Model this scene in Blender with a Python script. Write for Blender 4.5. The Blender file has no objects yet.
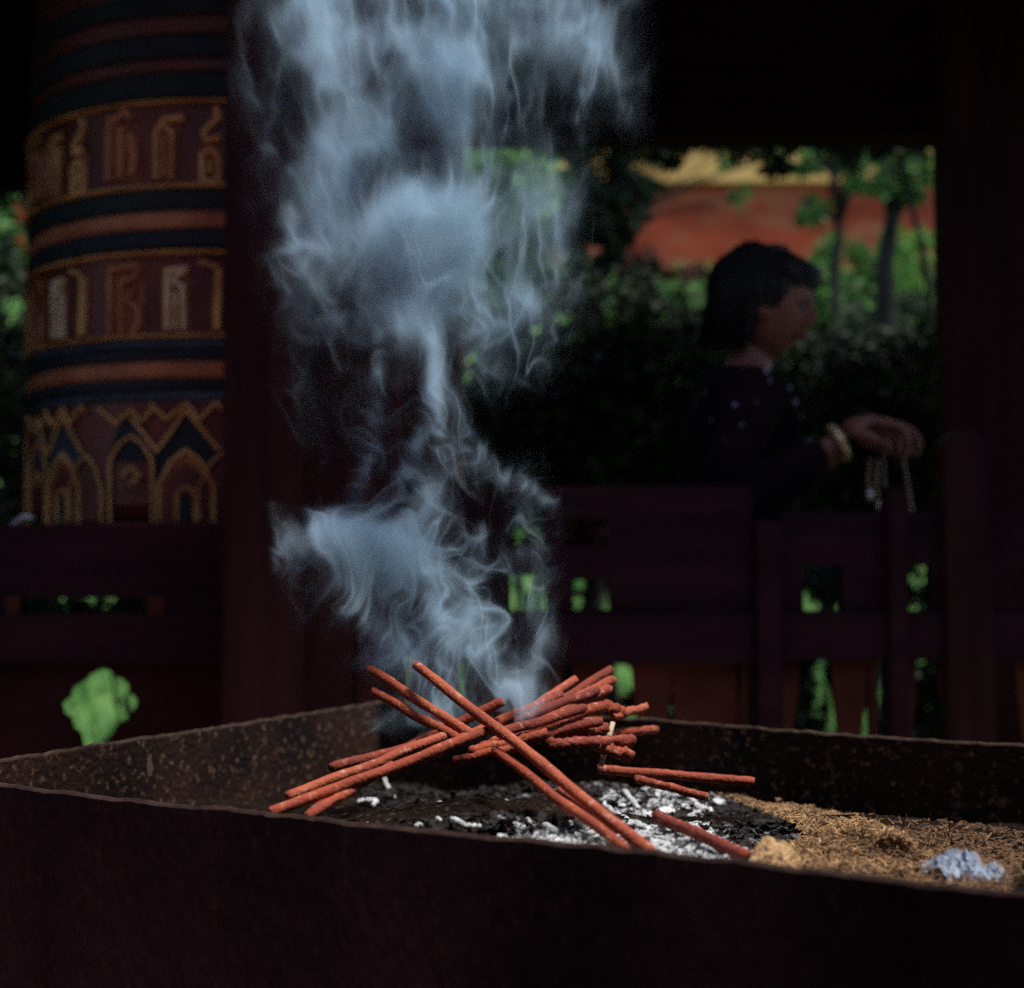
import bpy, bmesh, math, random
import numpy as np
from mathutils import Vector, Matrix, noise
random.seed(7); rng = np.random.default_rng(11)
scene = bpy.context.scene
COL = scene.collection
PI = math.pi

# ------------------------------------------------------------------ camera
F = 1487.0; EYE = 0.98; PITCH = math.atan((560 - 494) / F)
cam_d = bpy.data.cameras.new('camera'); cam = bpy.data.objects.new('camera', cam_d); COL.objects.link(cam)
cam.location = (0, 0, EYE); cam.rotation_euler = (PI / 2 + PITCH, 0, 0)
cam_d.sensor_width = 54; cam_d.lens = F / 1024 * 54; cam_d.clip_start = 0.05; cam_d.clip_end = 500
cam_d.dof.use_dof = True; cam_d.dof.focus_distance = 1.23; cam_d.dof.aperture_fstop = 6.6; cam_d.dof.aperture_blades = 0
scene.camera = cam

def ray(px, py):
    v = Vector(((px - 512) / F, 1.0, (494 - py) / F))
    c, s = math.cos(PITCH), math.sin(PITCH)
    return Vector((v.x, v.y * c - v.z * s, v.y * s + v.z * c))
def P(px, py, Y):                      # the point of the place seen at this pixel, at depth Y
    r = ray(px, py); return Vector((r.x / r.y * Y, Y, EYE + r.z / r.y * Y))
def PZ(px, py, z):                     # the point seen at this pixel on the level z
    r = ray(px, py); t = (z - EYE) / r.z; return Vector((r.x * t, r.y * t, z))

# ------------------------------------------------------------------ tags
def tag(o, label=None, cat=None, group=None, kind=None):
    if label: o['label'] = label
    if cat: o['category'] = cat
    if group: o['group'] = group
    if kind: o['kind'] = kind
    return o
def empty(name, loc=(0, 0, 0), rz=0):
    o = bpy.data.objects.new(name, None); COL.objects.link(o); o.location = loc; o.rotation_euler = (0, 0, rz)
    o.empty_display_size = 0.1
    return o
def link_mesh(name, me, m, parent=None, smooth=False):
    o = bpy.data.objects.new(name, me); COL.objects.link(o)
    if m: me.materials.clear(); me.materials.append(m)
    if smooth: me.polygons.foreach_set('use_smooth', [True] * len(me.polygons))
    if parent:
        o.parent = parent
        o.matrix_parent_inverse = Matrix.LocRotScale(parent.location, parent.rotation_euler, None).inverted()
    return o
def obj(name, bm, m, parent=None, smooth=False):   # geometry in world coordinates
    me = bpy.data.meshes.new(name); bm.to_mesh(me); bm.free()
    return link_mesh(name, me, m, parent, smooth)
def pyobj(name, v, f, m, parent=None, smooth=False):
    me = bpy.data.meshes.new(name); me.from_pydata([tuple(map(float, a)) for a in v], [], [tuple(map(int, a)) for a in f]); me.update()
    return link_mesh(name, me, m, parent, smooth)

# ------------------------------------------------------------------ materials
def mat(name, c1, c2=None, scale=8, rough=0.8, bump=0.0, bscale=None, detail=6, contrast=(0.35, 0.65), spec=0.3, c3=None, s3=60, t3=(0.6, 0.7), stretch=(1, 1, 1), trans=0.0, metallic=0.0, bdist=0.01):
    m = bpy.data.materials.new(name); m.use_nodes = True; nt = m.node_tree; N = nt.nodes; L = nt.links
    b = N['Principled BSDF']; b.inputs['Roughness'].default_value = rough
    b.inputs['Specular IOR Level'].default_value = spec; b.inputs['Metallic'].default_value = metallic
    tc = N.new('ShaderNodeTexCoord'); mp = N.new('ShaderNodeMapping'); mp.inputs['Scale'].default_value = stretch
    L.new(tc.outputs['Object'], mp.inputs['Vector'])
    c2 = c2 or tuple(x * 0.7 for x in c1)
    nz = N.new('ShaderNodeTexNoise'); nz.inputs['Scale'].default_value = scale; nz.inputs['Detail'].default_value = detail
    L.new(mp.outputs[0], nz.inputs['Vector'])
    mr = N.new('ShaderNodeMapRange'); mr.inputs[1].default_value, mr.inputs[2].default_value = contrast; L.new(nz.outputs[0], mr.inputs[0])
    mx = N.new('ShaderNodeMix'); mx.data_type = 'RGBA'; mx.inputs[6].default_value = (*c1, 1); mx.inputs[7].default_value = (*c2, 1)
    L.new(mr.outputs[0], mx.inputs[0]); out = mx.outputs[2]
    if c3:
        n3 = N.new('ShaderNodeTexNoise'); n3.inputs['Scale'].default_value = s3; n3.inputs['Detail'].default_value = 4; L.new(mp.outputs[0], n3.inputs['Vector'])
        m3 = N.new('ShaderNodeMapRange'); m3.inputs[1].default_value, m3.inputs[2].default_value = t3; L.new(n3.outputs[0], m3.inputs[0])
        x3 = N.new('ShaderNodeMix'); x3.data_type = 'RGBA'; L.new(out, x3.inputs[6]); x3.inputs[7].default_value = (*c3, 1); L.new(m3.outputs[0], x3.inputs[0]); out = x3.outputs[2]
    L.new(out, b.inputs['Base Color'])
    if bump:
        nb = N.new('ShaderNodeTexNoise'); nb.inputs['Scale'].default_value = bscale or scale * 4; nb.inputs['Detail'].default_value = 8; L.new(mp.outputs[0], nb.inputs['Vector'])
        bp = N.new('ShaderNodeBump'); bp.inputs['Strength'].default_value = bump; bp.inputs['Distance'].default_value = bdist
        L.new(nb.outputs[0], bp.inputs['Height']); L.new(bp.outputs[0], b.inputs['Normal'])
    if trans:
        tr = N.new('ShaderNodeBsdfTranslucent'); L.new(out, tr.inputs[0]); ms = N.new('ShaderNodeMixShader'); ms.inputs[0].default_value = trans
        L.new(b.outputs[0], ms.inputs[1]); L.new(tr.outputs[0], ms.inputs[2]); L.new(ms.outputs[0], N['Material Output'].inputs['Surface'])
    return m

M = {}
M['iron'] = mat('sooty_iron', (.034, .017, .024), (.076, .040, .050), 7, .95, .22, 120, spec=.05, stretch=(1, 1, .4), c3=(.085, .05, .045), s3=150, t3=(.60, .74))
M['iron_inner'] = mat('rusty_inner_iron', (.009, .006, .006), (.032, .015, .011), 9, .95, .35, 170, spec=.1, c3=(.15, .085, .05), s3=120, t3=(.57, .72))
M['iron_lip'] = mat('sooty_lip', (.022, .014, .013), (.05, .032, .028), 45, .95, .3, 160, spec=.02)
M['iron_rim'] = mat('worn_rim', (.13, .10, .05), (.02, .016, .011), 60, .9, .5, 200, spec=.03)
M['wood'] = mat('dark_red_timber', (.040, .0130, .0130), (.020, .0075, .0095), 3, .6, .3, 30, stretch=(8, 8, .8), spec=.02)
M['wood_dim'] = mat('dim_timber', (.034, .013, .013), (.018, .008, .010), 3, .6, .2, 30, stretch=(8, 8, .8), spec=.05)
M['wood_side'] = mat('dark_timber_rails', (.034, .0140, .0180), (.020, .0090, .0130), 3, .65, .3, 30, stretch=(1, 8, 8), spec=.01)
M['baluster'] = mat('red_ochre_paint', (.11, .034, .022), (.045, .016, .012), 6, .8, .3, 40, spec=.03)
M['stone'] = mat('courtyard_paving', (.30, .25, .24), (.22, .17, .17), 3, .9, .5, 20)
M['lawn'] = mat('lawn_ground', (.06, .13, .03), (.10, .20, .05), 1.5, .95, .6, 20)
M['roofw'] = mat('roof_boards', (.035, .02, .018), (.02, .012, .012), 4, .8, .2, 30)
M['plaster'] = mat('bounce_plaster', (.26, .13, .15), (.20, .10, .11), 2, .9, .3, 20)  # lightened and reddened to bounce light onto the trough front
M['redwall'] = mat('red_ochre_wall', (.32, .046, .016), (.15, .022, .010), 1.6, .95, .4, 12, c3=(.27, .075, .035), s3=3.5, t3=(.48, .62), stretch=(.6, 1, 1.6))
M['yellow'] = mat('yellow_wash', (.56, .33, .11), (.40, .20, .06), 2.5, .95, .3, 12)
M['leaf'] = mat('leaf_green', (.055, .13, .028), (.09, .19, .045), 3.0, .6, trans=.3, spec=.2)
M['leaf_bright'] = mat('leaf_spring', (.09, .20, .035), (.16, .32, .07), 2.5, .6, trans=.35, spec=.2)
M['leaf_dark'] = mat('leaf_evergreen_shade', (.018, .028, .013), (.032, .050, .020), 3.0, .6, trans=.15, spec=.2)  # evergreen leaves; on shrubs by the railing the dark stands for shade
M['leaf_red'] = mat('leaf_copper', (.10, .025, .012), (.05, .02, .012), 3.0, .6, trans=.2, spec=.2)
M['bark'] = mat('bark', (.012, .009, .008), (.022, .017, .014), 10, .95, .8, 40)
M['grass'] = mat('grass_blades', (.10, .25, .06), (.19, .38, .12), 2.0, .7, trans=.35, spec=.2)

# ------------------------------------------------------------------ mesh helpers
def box(bm, x0, x1, y0, y1, z0, z1, bev=0):
    vs = [bm.verts.new(p) for p in ((x0, y0, z0), (x1, y0, z0), (x1, y1, z0), (x0, y1, z0), (x0, y0, z1), (x1, y0, z1), (x1, y1, z1), (x0, y1, z1))]
    fs = [bm.faces.new([vs[i] for i in q]) for q in ((0, 3, 2, 1), (4, 5, 6, 7), (0, 1, 5, 4), (1, 2, 6, 5), (2, 3, 7, 6), (3, 0, 4, 7))]
    if bev:
        es = list({e for f in fs for e in f.edges}); bmesh.ops.bevel(bm, geom=es, offset=bev, segments=2, affect='EDGES', profile=.6)
def boxo(name, x0, x1, y0, y1, z0, z1, m, parent=None, bev=0):
    bm = bmesh.new(); box(bm, x0, x1, y0, y1, z0, z1, bev); return obj(name, bm, m, parent)
def slab(bm, pts, thick, nrm):          # closed polygon extruded by thick along nrm
    n = Vector(nrm) * thick; a = [bm.verts.new(p) for p in pts]; b = [bm.verts.new(Vector(p) + n) for p in pts]
    bm.faces.new(a); bm.faces.new(b[::-1]); k = len(pts)
    for i in range(k): bm.faces.new((a[i], b[i], b[(i + 1) % k], a[(i + 1) % k]))
    bmesh.ops.recalc_face_normals(bm, faces=bm.faces)
def tube(bm, pts, rad, seg=10, cap=True, wob=0.0, seed=0, fs=90):
    pts = [Vector(p) for p in pts]; n = len(pts); rings = []
    up = Vector((0, 0, 1))
    for i, p in enumerate(pts):
        t = (pts[min(i + 1, n - 1)] - pts[max(i - 1, 0)]).normalized()
        a = t.cross(up if abs(t.z) < .95 else Vector((1, 0, 0))).normalized(); b = t.cross(a)
        r = rad[i] if hasattr(rad, '__len__') else rad; ring = []
        for k in range(seg):
            th = 2 * PI * k / seg; d = a * math.cos(th) + b * math.sin(th); q = p + d * r
            if wob: q = p + d * r * (1 + wob * noise.fractal(q * fs + Vector((seed, 0, 0)), 1, 2, 3))
            ring.append(bm.verts.new(q))
        rings.append(ring)
    for i in range(n - 1):
        for k in range(seg): bm.faces.new((rings[i][k], rings[i][(k + 1) % seg], rings[i + 1][(k + 1) % seg], rings[i + 1][k]))
    if cap:
        bm.faces.new(rings[0][::-1]); bm.faces.new(rings[-1])
    return rings
def eval_mesh(o):
    dg = bpy.context.evaluated_depsgraph_get(); dg.update()
    me = bpy.data.meshes.new_from_object(o.evaluated_get(dg)); return me
def skin(chains, sub=2, root=0):
    """chains: list of lists of (x,y,z,r); first chain holds the root; later chains may start with an index into all joints."""
    vs, es, rs = [], [], []
    for ch in chains:
        prev = None
        for j in ch:
            if isinstance(j, int): prev = j; continue
            vs.append(j[:3]); rs.append(j[3:]); k = len(vs) - 1
            if prev is not None: es.append((prev, k))
            prev = k
    me = bpy.data.meshes.new('tmp'); me.from_pydata(vs, es, []); o = bpy.data.objects.new('tmp', me); COL.objects.link(o)
    md = o.modifiers.new('s', 'SKIN'); md.use_smooth_shade = True
    sv = me.skin_vertices[0].data
    for k, r in enumerate(rs): sv[k].radius = (r[0], r[-1]); sv[k].use_root = (k == root)
    sd = o.modifiers.new('d', 'SUBSURF'); sd.levels = sub; sd.render_levels = sub
    res = eval_mesh(o); bpy.data.objects.remove(o); return res
def remeshed(meshes, vox, smooth=4):
    bm = bmesh.new()
    for me in meshes: bm.from_mesh(me)
    me = bpy.data.meshes.new('tmp2'); bm.to_mesh(me); bm.free()
    o = bpy.data.objects.new('tmp2', me); COL.objects.link(o)
    md = o.modifiers.new('r', 'REMESH'); md.mode = 'VOXEL'; md.voxel_size = vox; md.use_smooth_shade = True
    sm = o.modifiers.new('sm', 'SMOOTH'); sm.iterations = smooth; sm.factor = .5
    res = eval_mesh(o); bpy.data.objects.remove(o); return res
def ellipsoid(c, r, rot=(0, 0, 0), fn=None, seg=32):
    bm = bmesh.new(); bmesh.ops.create_uvsphere(bm, u_segments=seg, v_segments=seg // 2, radius=1)
    from mathutils import Euler
    R = Euler(rot).to_matrix()
    for v in bm.verts:
        p = Vector(v.co)
        if fn: p = fn(p)
        v.co = R @ Vector((p.x * r[0], p.y * r[1], p.z * r[2])) + Vector(c)
    me = bpy.data.meshes.new('e'); bm.to_mesh(me); bm.free(); return me

# ------------------------------------------------------------------ light and sky
w = bpy.data.worlds.new('World'); scene.world = w; w.use_nodes = True; nt = w.node_tree
SUN_EL, SUN_AZ = math.radians(70), math.radians(115)      # azimuth clockwise from +Y
sky = nt.nodes.new('ShaderNodeTexSky'); sky.sky_type = 'NISHITA'; sky.sun_disc = False; sky.sun_elevation = SUN_EL; sky.sun_rotation = SUN_AZ
bg = nt.nodes['Background']; bg.inputs[1].default_value = .10; nt.links.new(sky.outputs[0], bg.inputs[0])
sl = bpy.data.lights.new('sun', 'SUN'); sl.energy = 2.0; sl.angle = math.radians(14); sl.color = (1, .95, .88)
so = bpy.data.objects.new('sun', sl); COL.objects.link(so)
sd = Vector((math.sin(SUN_AZ) * math.cos(SUN_EL), math.cos(SUN_AZ) * math.cos(SUN_EL), math.sin(SUN_EL)))
so.rotation_euler = sd.to_track_quat('Z', 'Y').to_euler(); so.location = (0, 0, 8)

# ------------------------------------------------------------------ ground
def ground_z(x, y):
    t = min(max((y - 5.2) / 7.5, 0), 1); z = 3.30 * (t * t * (3 - 2 * t))
    if y > 4: z += .06 * noise.noise(Vector((x * .6, y * .6, 0)))*min(1,(y-4))
    return z
bm = bmesh.new()
ys = [-60, -20, -6, 0, 2, 3.2] + [3.6 + .35 * i for i in range(32)] + [18, 30, 60, 200, 400]
xs = [-300, -60, -20] + [-9 + .5 * i for i in range(37)] + [20, 60, 300]
g = [[bm.verts.new((x, y, ground_z(x, y) - .01)) for x in xs] for y in ys]
for j in range(len(ys) - 1):
    for i in range(len(xs) - 1): bm.faces.new((g[j][i], g[j][i + 1], g[j + 1][i + 1], g[j + 1][i]))
tag(obj('ground', bm, M['lawn'], smooth=True), 'green lawn and grassy bank rising beyond the railing', kind='structure')
tag(boxo('courtyard_floor', -5, 5, -6, 3.9, -.05, .012, M['stone']), 'grey stone courtyard floor under the pavilion', kind='structure')

# grass stands on lawn and bank: one sheet of blades
def blades(n, fy, hmin, hmax, x0f, y0, y1, wd=.008):
    Y = rng.uniform(y0, y1, n); X = rng.uniform(-1, 1, n) * x0f(Y); H = rng.uniform(hmin, hmax, n); A = rng.uniform(0, PI, n)
    v, f = [], []
    for i in range(n):
        x, y = X[i], Y[i]; z = ground_z(x, y); dx, dy = math.cos(A[i]) * wd, math.sin(A[i]) * wd
        lx, ly = rng.normal(0, .04), rng.normal(0, .04); k = len(v)
        v += [(x - dx, y - dy, z - .02), (x + dx, y + dy, z - .02), (x + lx + dx * .6, y + ly + dy * .6, z + H[i] * .6), (x + lx - dx * .6, y + ly - dy * .6, z + H[i] * .6), (x + lx * 2.2, y + ly * 2.2, z + H[i])]
        f += [(k, k + 1, k + 2, k + 3), (k + 3, k + 2, k + 4)]
    return v, f
v, f = blades(26000, None, .06, .20, lambda Y: .6 + Y * .42, 4.0, 13.2, .010)
tag(pyobj('grass', v, f, M['grass']), 'bright green grass growing on the lawn and bank beyond the railing', 'grass', kind='stuff')

# ------------------------------------------------------------------ foliage
def leaf_cloud(blobs, n, size, shell=.55):
    """blobs: (centre, radii). Folded leaves spread in clumps through each blob."""
    v, f = [], []
    vol = np.array([b[1][0] * b[1][1] * b[1][2] for b in blobs]) ** .7; vol /= vol.sum()
    for (c, r), share in zip(blobs, vol):
        k = int(n * share); ncl = max(3, k // 26)
        d = rng.normal(size=(ncl, 3)); d /= np.linalg.norm(d, axis=1)[:, None]
        cl = d * (shell + (1 - shell) * rng.random((ncl, 1)) ** .5) * np.array(r) + np.array(c)
        cr = rng.uniform(.07, .2, ncl) * max(r)
        for j in range(k):
            q = rng.integers(ncl); p = cl[q] + rng.normal(0, 1, 3) * cr[q] * .6
            a = rng.normal(size=3); a[2] -= .3; a /= np.linalg.norm(a); b_ = np.cross(a, rng.normal(size=3)); b_ /= np.linalg.norm(b_)
            s = size * rng.uniform(.6, 1.4); nn = np.cross(a, b_)
            i0 = len(v); v += [p, p + a * s * .5 + b_ * s * .28 + nn * s * .1, p + a * s, p + a * s * .5 - b_ * s * .28 + nn * s * .1]
            f += [(i0, i0 + 1, i0 + 2), (i0, i0 + 2, i0 + 3)]
    return v, f
def tree(name, label, cat, base, top, blobs, n, size, m, tr=.06, group=None, limbs=True, stems=1):
    base = Vector(base); rt = tag(empty(name, base), label, cat, group)
    bm = bmesh.new(); rnd = random.Random(label)
    for s in range(stems):
        b0 = base + (Vector((rnd.uniform(-.25, .25), rnd.uniform(-.1, .1), 0)) if s else Vector())
        tp = Vector(top) + (Vector((rnd.uniform(-.3, .3), rnd.uniform(-.1, .1), -.1)) if s else Vector())
        pts = [b0 + (tp - b0) * (i / 10) + Vector((noise.noise(Vector((i * .5, s, len(label)))) * .10, noise.noise(Vector((i * .5, 5 + s, 2))) * .08, -.05 if i == 0 else 0)) for i in range(11)]
        tube(bm, pts, [tr * (1.15 - .85 * i / 10) for i in range(11)], 9, wob=.12, fs=12)
        if limbs:
            for c, r in blobs:
                c = Vector(c); j = min(range(3, 10), key=lambda i: (pts[i] - c).length - .4 * (i < 6))
                for k in range(2):
                    e = c + Vector((rnd.uniform(-.5, .5) * r[0], rnd.uniform(-.5, .5) * r[1], rnd.uniform(-.3, .6) * r[2]))
                    m0 = pts[j].lerp(e, .5) + Vector((rnd.uniform(-.06, .06), 0, rnd.uniform(-.02, .10)))
                    tube(bm, [pts[j], m0, e], [tr * .42, tr * .28, tr * .1], 6)
    obj('trunk', bm, M['bark'], rt, smooth=True)
    v, f = leaf_cloud(blobs, n, size); pyobj('crown', v, f, m, rt)
    return rt
def B(px, py, Y, rx, ry, rz): return (tuple(P(px, py, Y)), (rx, ry, rz))
def GB(px, Y): p = P(px, 560, Y); return (p.x, Y, ground_z(p.x, Y))

# dark evergreen in the middle of the opening
tree('evergreen_tree', 'dark dense evergreen behind the smoke, left of the red wall', 'tree', GB(606, 5.4), P(606, 120, 5.4),
     [B(600, 130, 5.4, .22, .2, .14), B(610, 190, 5.4, .15, .18, .20), B(596, 250, 5.4, .13, .16, .2), B(615, 290, 5.4, .15, .15, .16), B(606, 60, 5.4, .45, .3, .25)], 5200, .055, M['leaf_dark'], .05)
tree('leafy_tree', 'bright leafy bush seen through the smoke between post and evergreen', 'tree', GB(505, 6.0), P(505, 170, 6.0),
     [B(500, 175, 6.0, .30, .25, .18), B(540, 200, 6.0, .22, .2, .2), B(470, 190, 6.0, .25, .2, .2), B(520, 260, 6.0, .3, .2, .2), B(480, 285, 6.0, .25, .2, .2)], 3400, .07, M['leaf_bright'], .035)
# slender trees in front of the wall
tree('slender_tree', 'thin stemmed sapling just right of the head of the person', 'tree', GB(836, 7.0), P(834, 170, 7.0),
     [B(835, 150, 7.0, .20, .2, .14), B(810, 200, 7.0, .12, .15, .10), B(850, 165, 7.0, .10, .2, .10), B(845, 135, 7.0, .20, .2, .08)], 480, .065, M['leaf'], .045)
tree('forked_tree', 'thicker forked tree with side branch beside the right pillar', 'tree', GB(886, 6.2), P(884, 150, 6.2),
     [B(900, 165, 6.2, .20, .2, .16), B(925, 150, 6.2, .14, .2, .12), B(905, 190, 6.2, .08, .2, .06), B(905, 125, 6.2, .3, .2, .08)], 820, .055, M['leaf'], .085)
tree('overhanging_tree', 'tree with sparse sprays hanging before the yellow wall band', 'tree', GB(604, 9.5), P(600, 60, 9.5),
     [B(665, 132, 9.5, .20, .3, .10), B(700, 125, 9.5, .30, .3, .10), B(690, 105, 9.5, .5, .3, .14), B(790, 120, 9.5, .4, .3, .14), B(740, 196, 9.5, .06, .1, .04), B(728, 165, 9.5, .05, .1, .09), B(775, 160, 9.5, .06, .1, .05)], 1000, .09, M['leaf'], .02)
# shrubs on the bank
def shrub(name, label, px, py, Y, rx, rz, n, size, m, group='shrubs on the bank', stems=3):
    gb = GB(px, Y); c = P(px, py, Y); top = (c.x, Y, c.z + rz * .3)
    return tree(name, label, 'shrub', gb, top, [(tuple(c), (rx, rx * .7, rz)), ((c.x - rx * .5, Y, c.z - rz * .3), (rx * .6, rx * .5, rz * .7)), ((c.x + rx * .5, Y + .1, c.z - rz * .2), (rx * .6, rx * .5, rz * .7))], n, size, m, .018, group, False, stems)
shrub('bush', 'bright green bush at the foot of the red wall above the head of the person', 745, 300, 10.5, .60, .16, 1500, .08, M['leaf_bright'])
shrub('bush', 'dark coppery bush at the foot of the red wall left of the head', 668, 280, 9.6, .36, .20, 1300, .07, M['leaf_red'])
shrub('bush', 'low green shrub left of the head below the coppery bush', 670, 318, 8.2, .45, .16, 1500, .06, M['leaf'])
shrub('bush', 'large round bright bush against the right pillar', 925, 285, 8.8, .32, .40, 2000, .07, M['leaf_bright'])
shrub('bush', 'mid green bush between the two slender tree trunks', 850, 300, 8.6, .30, .35, 1700, .07, M['leaf'])
shrub('bush', 'small green bush right of the face of the person', 805, 310, 8.0, .22, .26, 1000, .06, M['leaf'])
shrub('bush', 'dark bush low behind the right tree trunk', 900, 350, 6.8, .42, .28, 1800, .055, M['leaf_dark'])
shrub('bush', 'green bush behind the prayer wheel at the left edge', 20, 235, 6.0, .26, .24, 1300, .06, M['leaf'], stems=2)
shrub('bush', 'tall dark bush below the green one at the left edge', 15, 350, 5.2, .32, .35, 4200, .055, M['leaf_dark'], stems=2)
# shrubs behind the railing hide the lit bank; dark leaves stand for shade
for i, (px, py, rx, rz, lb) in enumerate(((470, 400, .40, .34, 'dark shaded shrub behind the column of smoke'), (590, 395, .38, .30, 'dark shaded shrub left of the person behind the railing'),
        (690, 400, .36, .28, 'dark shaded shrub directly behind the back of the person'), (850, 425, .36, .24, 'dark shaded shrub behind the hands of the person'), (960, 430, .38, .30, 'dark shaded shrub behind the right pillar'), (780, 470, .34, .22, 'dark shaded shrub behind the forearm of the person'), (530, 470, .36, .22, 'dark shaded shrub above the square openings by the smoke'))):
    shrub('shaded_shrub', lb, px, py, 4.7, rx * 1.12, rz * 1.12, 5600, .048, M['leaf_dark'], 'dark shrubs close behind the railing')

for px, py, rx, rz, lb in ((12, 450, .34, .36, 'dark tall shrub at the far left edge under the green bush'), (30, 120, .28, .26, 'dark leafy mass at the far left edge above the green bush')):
    shrub('shaded_shrub', lb, px, py, 4.4, rx, rz, 4200, .045, M['leaf_dark'], 'dark shrubs at the left edge', stems=2)  # dark masses added to keep the left edge black around the green bush
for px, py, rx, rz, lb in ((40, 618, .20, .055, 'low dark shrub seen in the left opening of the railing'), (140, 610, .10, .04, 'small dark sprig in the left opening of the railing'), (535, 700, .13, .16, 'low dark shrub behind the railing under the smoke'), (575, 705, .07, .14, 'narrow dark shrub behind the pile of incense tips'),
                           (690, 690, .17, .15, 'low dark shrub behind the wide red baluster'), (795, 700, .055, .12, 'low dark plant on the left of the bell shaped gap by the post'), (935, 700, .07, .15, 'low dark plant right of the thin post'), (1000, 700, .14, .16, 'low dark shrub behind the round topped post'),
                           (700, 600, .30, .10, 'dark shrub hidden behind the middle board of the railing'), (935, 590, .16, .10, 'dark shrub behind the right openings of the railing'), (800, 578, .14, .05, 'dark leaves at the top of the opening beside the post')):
    shrub('low_shrub', lb, px, py, 4.05, rx, rz, 900, .035, M['leaf_dark'], 'low dark shrubs behind the railing', stems=2)  # dark plants added to blacken what the railing openings would show lit

shrub('low_shrub', 'small rusty leaved plant seen through the square openings right of the smoke', 590, 540, 4.05, .07, .10, 700, .035, M['leaf_red'], 'low dark shrubs behind the railing', stems=2)

tree('hanging_creeper', 'leafy creeper hanging raggedly over the top edge of the opening', 'creeper', P(1010, 500, 4.8)[:2] + (ground_z(1.6, 4.8),), P(900, 96, 4.8),
     [B(655, 142, 4.8, .10, .1, .05), B(690, 134, 4.8, .14, .1, .035), B(745, 140, 4.8, .12, .1, .04), B(778, 152, 4.8, .05, .1, .06), B(835, 134, 4.8, .10, .1, .045), B(860, 150, 4.8, .05, .1, .05), B(910, 136, 4.8, .14, .1, .05), B(610, 128, 4.8, .14, .1, .06), B(548, 140, 4.8, .14, .1, .05), B(715, 128, 4.8, .3, .1, .045), B(880, 128, 4.8, .3, .1, .04), B(800, 128, 4.8, .2, .1, .05), B(668, 150, 4.8, .04, .1, .07)], 3600, .040, M['leaf_dark'], .02, None, False)

# ------------------------------------------------------------------ red and yellow wall
wl = tag(empty('temple_wall', (3, 13.8, 2.4)), 'long red ochre wall with a yellow band above it, behind the trees', 'wall')
zr = P(700, 184, 13.8).z; zt = 6.2
bm = bmesh.new()
nx, nz = 60, 14
for j in range(nz):
    for i in range(nx): pass
box(bm, -7, 9, 13.8, 14.3, 1.4, zr)
obj('lower_wall', bm, M['redwall'], wl)
boxo('upper_band', -7, 9, 13.72, 14.3, zr + .002, zt, M['yellow'], wl)
boxo('coping', -7.1, 9.1, 13.6, 14.42, zt + .002, zt + .18, M['roofw'], wl)

# ------------------------------------------------------------------ pavilion
EB = 2.34
pav = tag(empty('pavilion', (0, 3.2, 0)), 'dark timber pavilion roof, posts and boarded wall around the prayer wheel', 'pavilion')
boxo('eave_light_block', -4.2, 4.2, 2.16, 2.20, EB, 2.449, M['wood_side'], pav)  # unseen board added to cut sky light reaching wheel and person
boxo('side_light_block', -1.56, -1.52, 2.5, 3.9, .013, 2.449, M['wood_side'], pav)  # unseen boards added to block grazing light from the left rear
boxo('roof', -4.2, 4.2, 2.15, 4.5, 2.45, 2.57, M['roofw'], pav)
hz = P(800, 141, 3.35).z
boxo('lintel', P(430, 0, 3.35).x, 3.5, 3.3, 3.42, hz, 2.448, M['wood_side'], pav, .006)
def post(px0, px1, Y, z1=2.448, name='post', dep=None):
    x0, x1 = P(px0, 500, Y).x, P(px1, 500, Y).x
    return boxo(name, x0, x1, Y, Y + (dep or (x1 - x0)), .012, z1, M['wood'], pav, .008)
post(222, 302, 2.45)
post(946, 1090, 3.05, dep=.07)
post(-170, -80, 2.45, dep=.06)
boxo('dark_infill_board', P(-260, 0, 3.45).x, P(60, 0, 3.45).x, 3.44, 3.47, P(20, 186, 3.45).z, 2.448, M['wood_side'], pav, .003)  # dark board added to black out the top left beside the wheel
# boarded wall behind the smoke
wx0, wx1 = P(303, 500, 2.5).x, P(462, 500, 2.5).x
nb = 3
for i in range(nb):
    a = wx0 + (wx1 - wx0) * i / nb; b_ = wx0 + (wx1 - wx0) * (i + 1) / nb - .004
    boxo('wall_board', a, b_, 2.50 + .005 * (i % 2), 2.535, .012, 2.447, M['wood'], pav, .003)
# unseen building behind the camera, added to cut sky light on the pavilion
hb = tag(empty('shade_building', (0, -3, 0)), 'added unseen building whose deep eaves block sky light from the pavilion', 'building')
boxo('wall', -5, 5, -3.4, -3.2, .012, 4.0, M['plaster'], hb)
boxo('shade_eave', -5, 5, -3.2, .45, 2.5, 2.62, M['roofw'], hb)
SW = {'west': 1.25, 'east': 3.2}
for sx, nm in ((-1, 'west'), (1, 'east')):
    o = boxo('shade_side_wall', min(sx * SW[nm], sx * SW[nm] + sx * .15), max(sx * SW[nm], sx * SW[nm] + sx * .15), -3.19, 2.3, .012, 3.4, M['plaster'])  # unseen walls added to block light from both sides
    tag(o, 'added unseen plastered wall blocking light from the %s side of the courtyard' % nm, 'wall')

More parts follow.
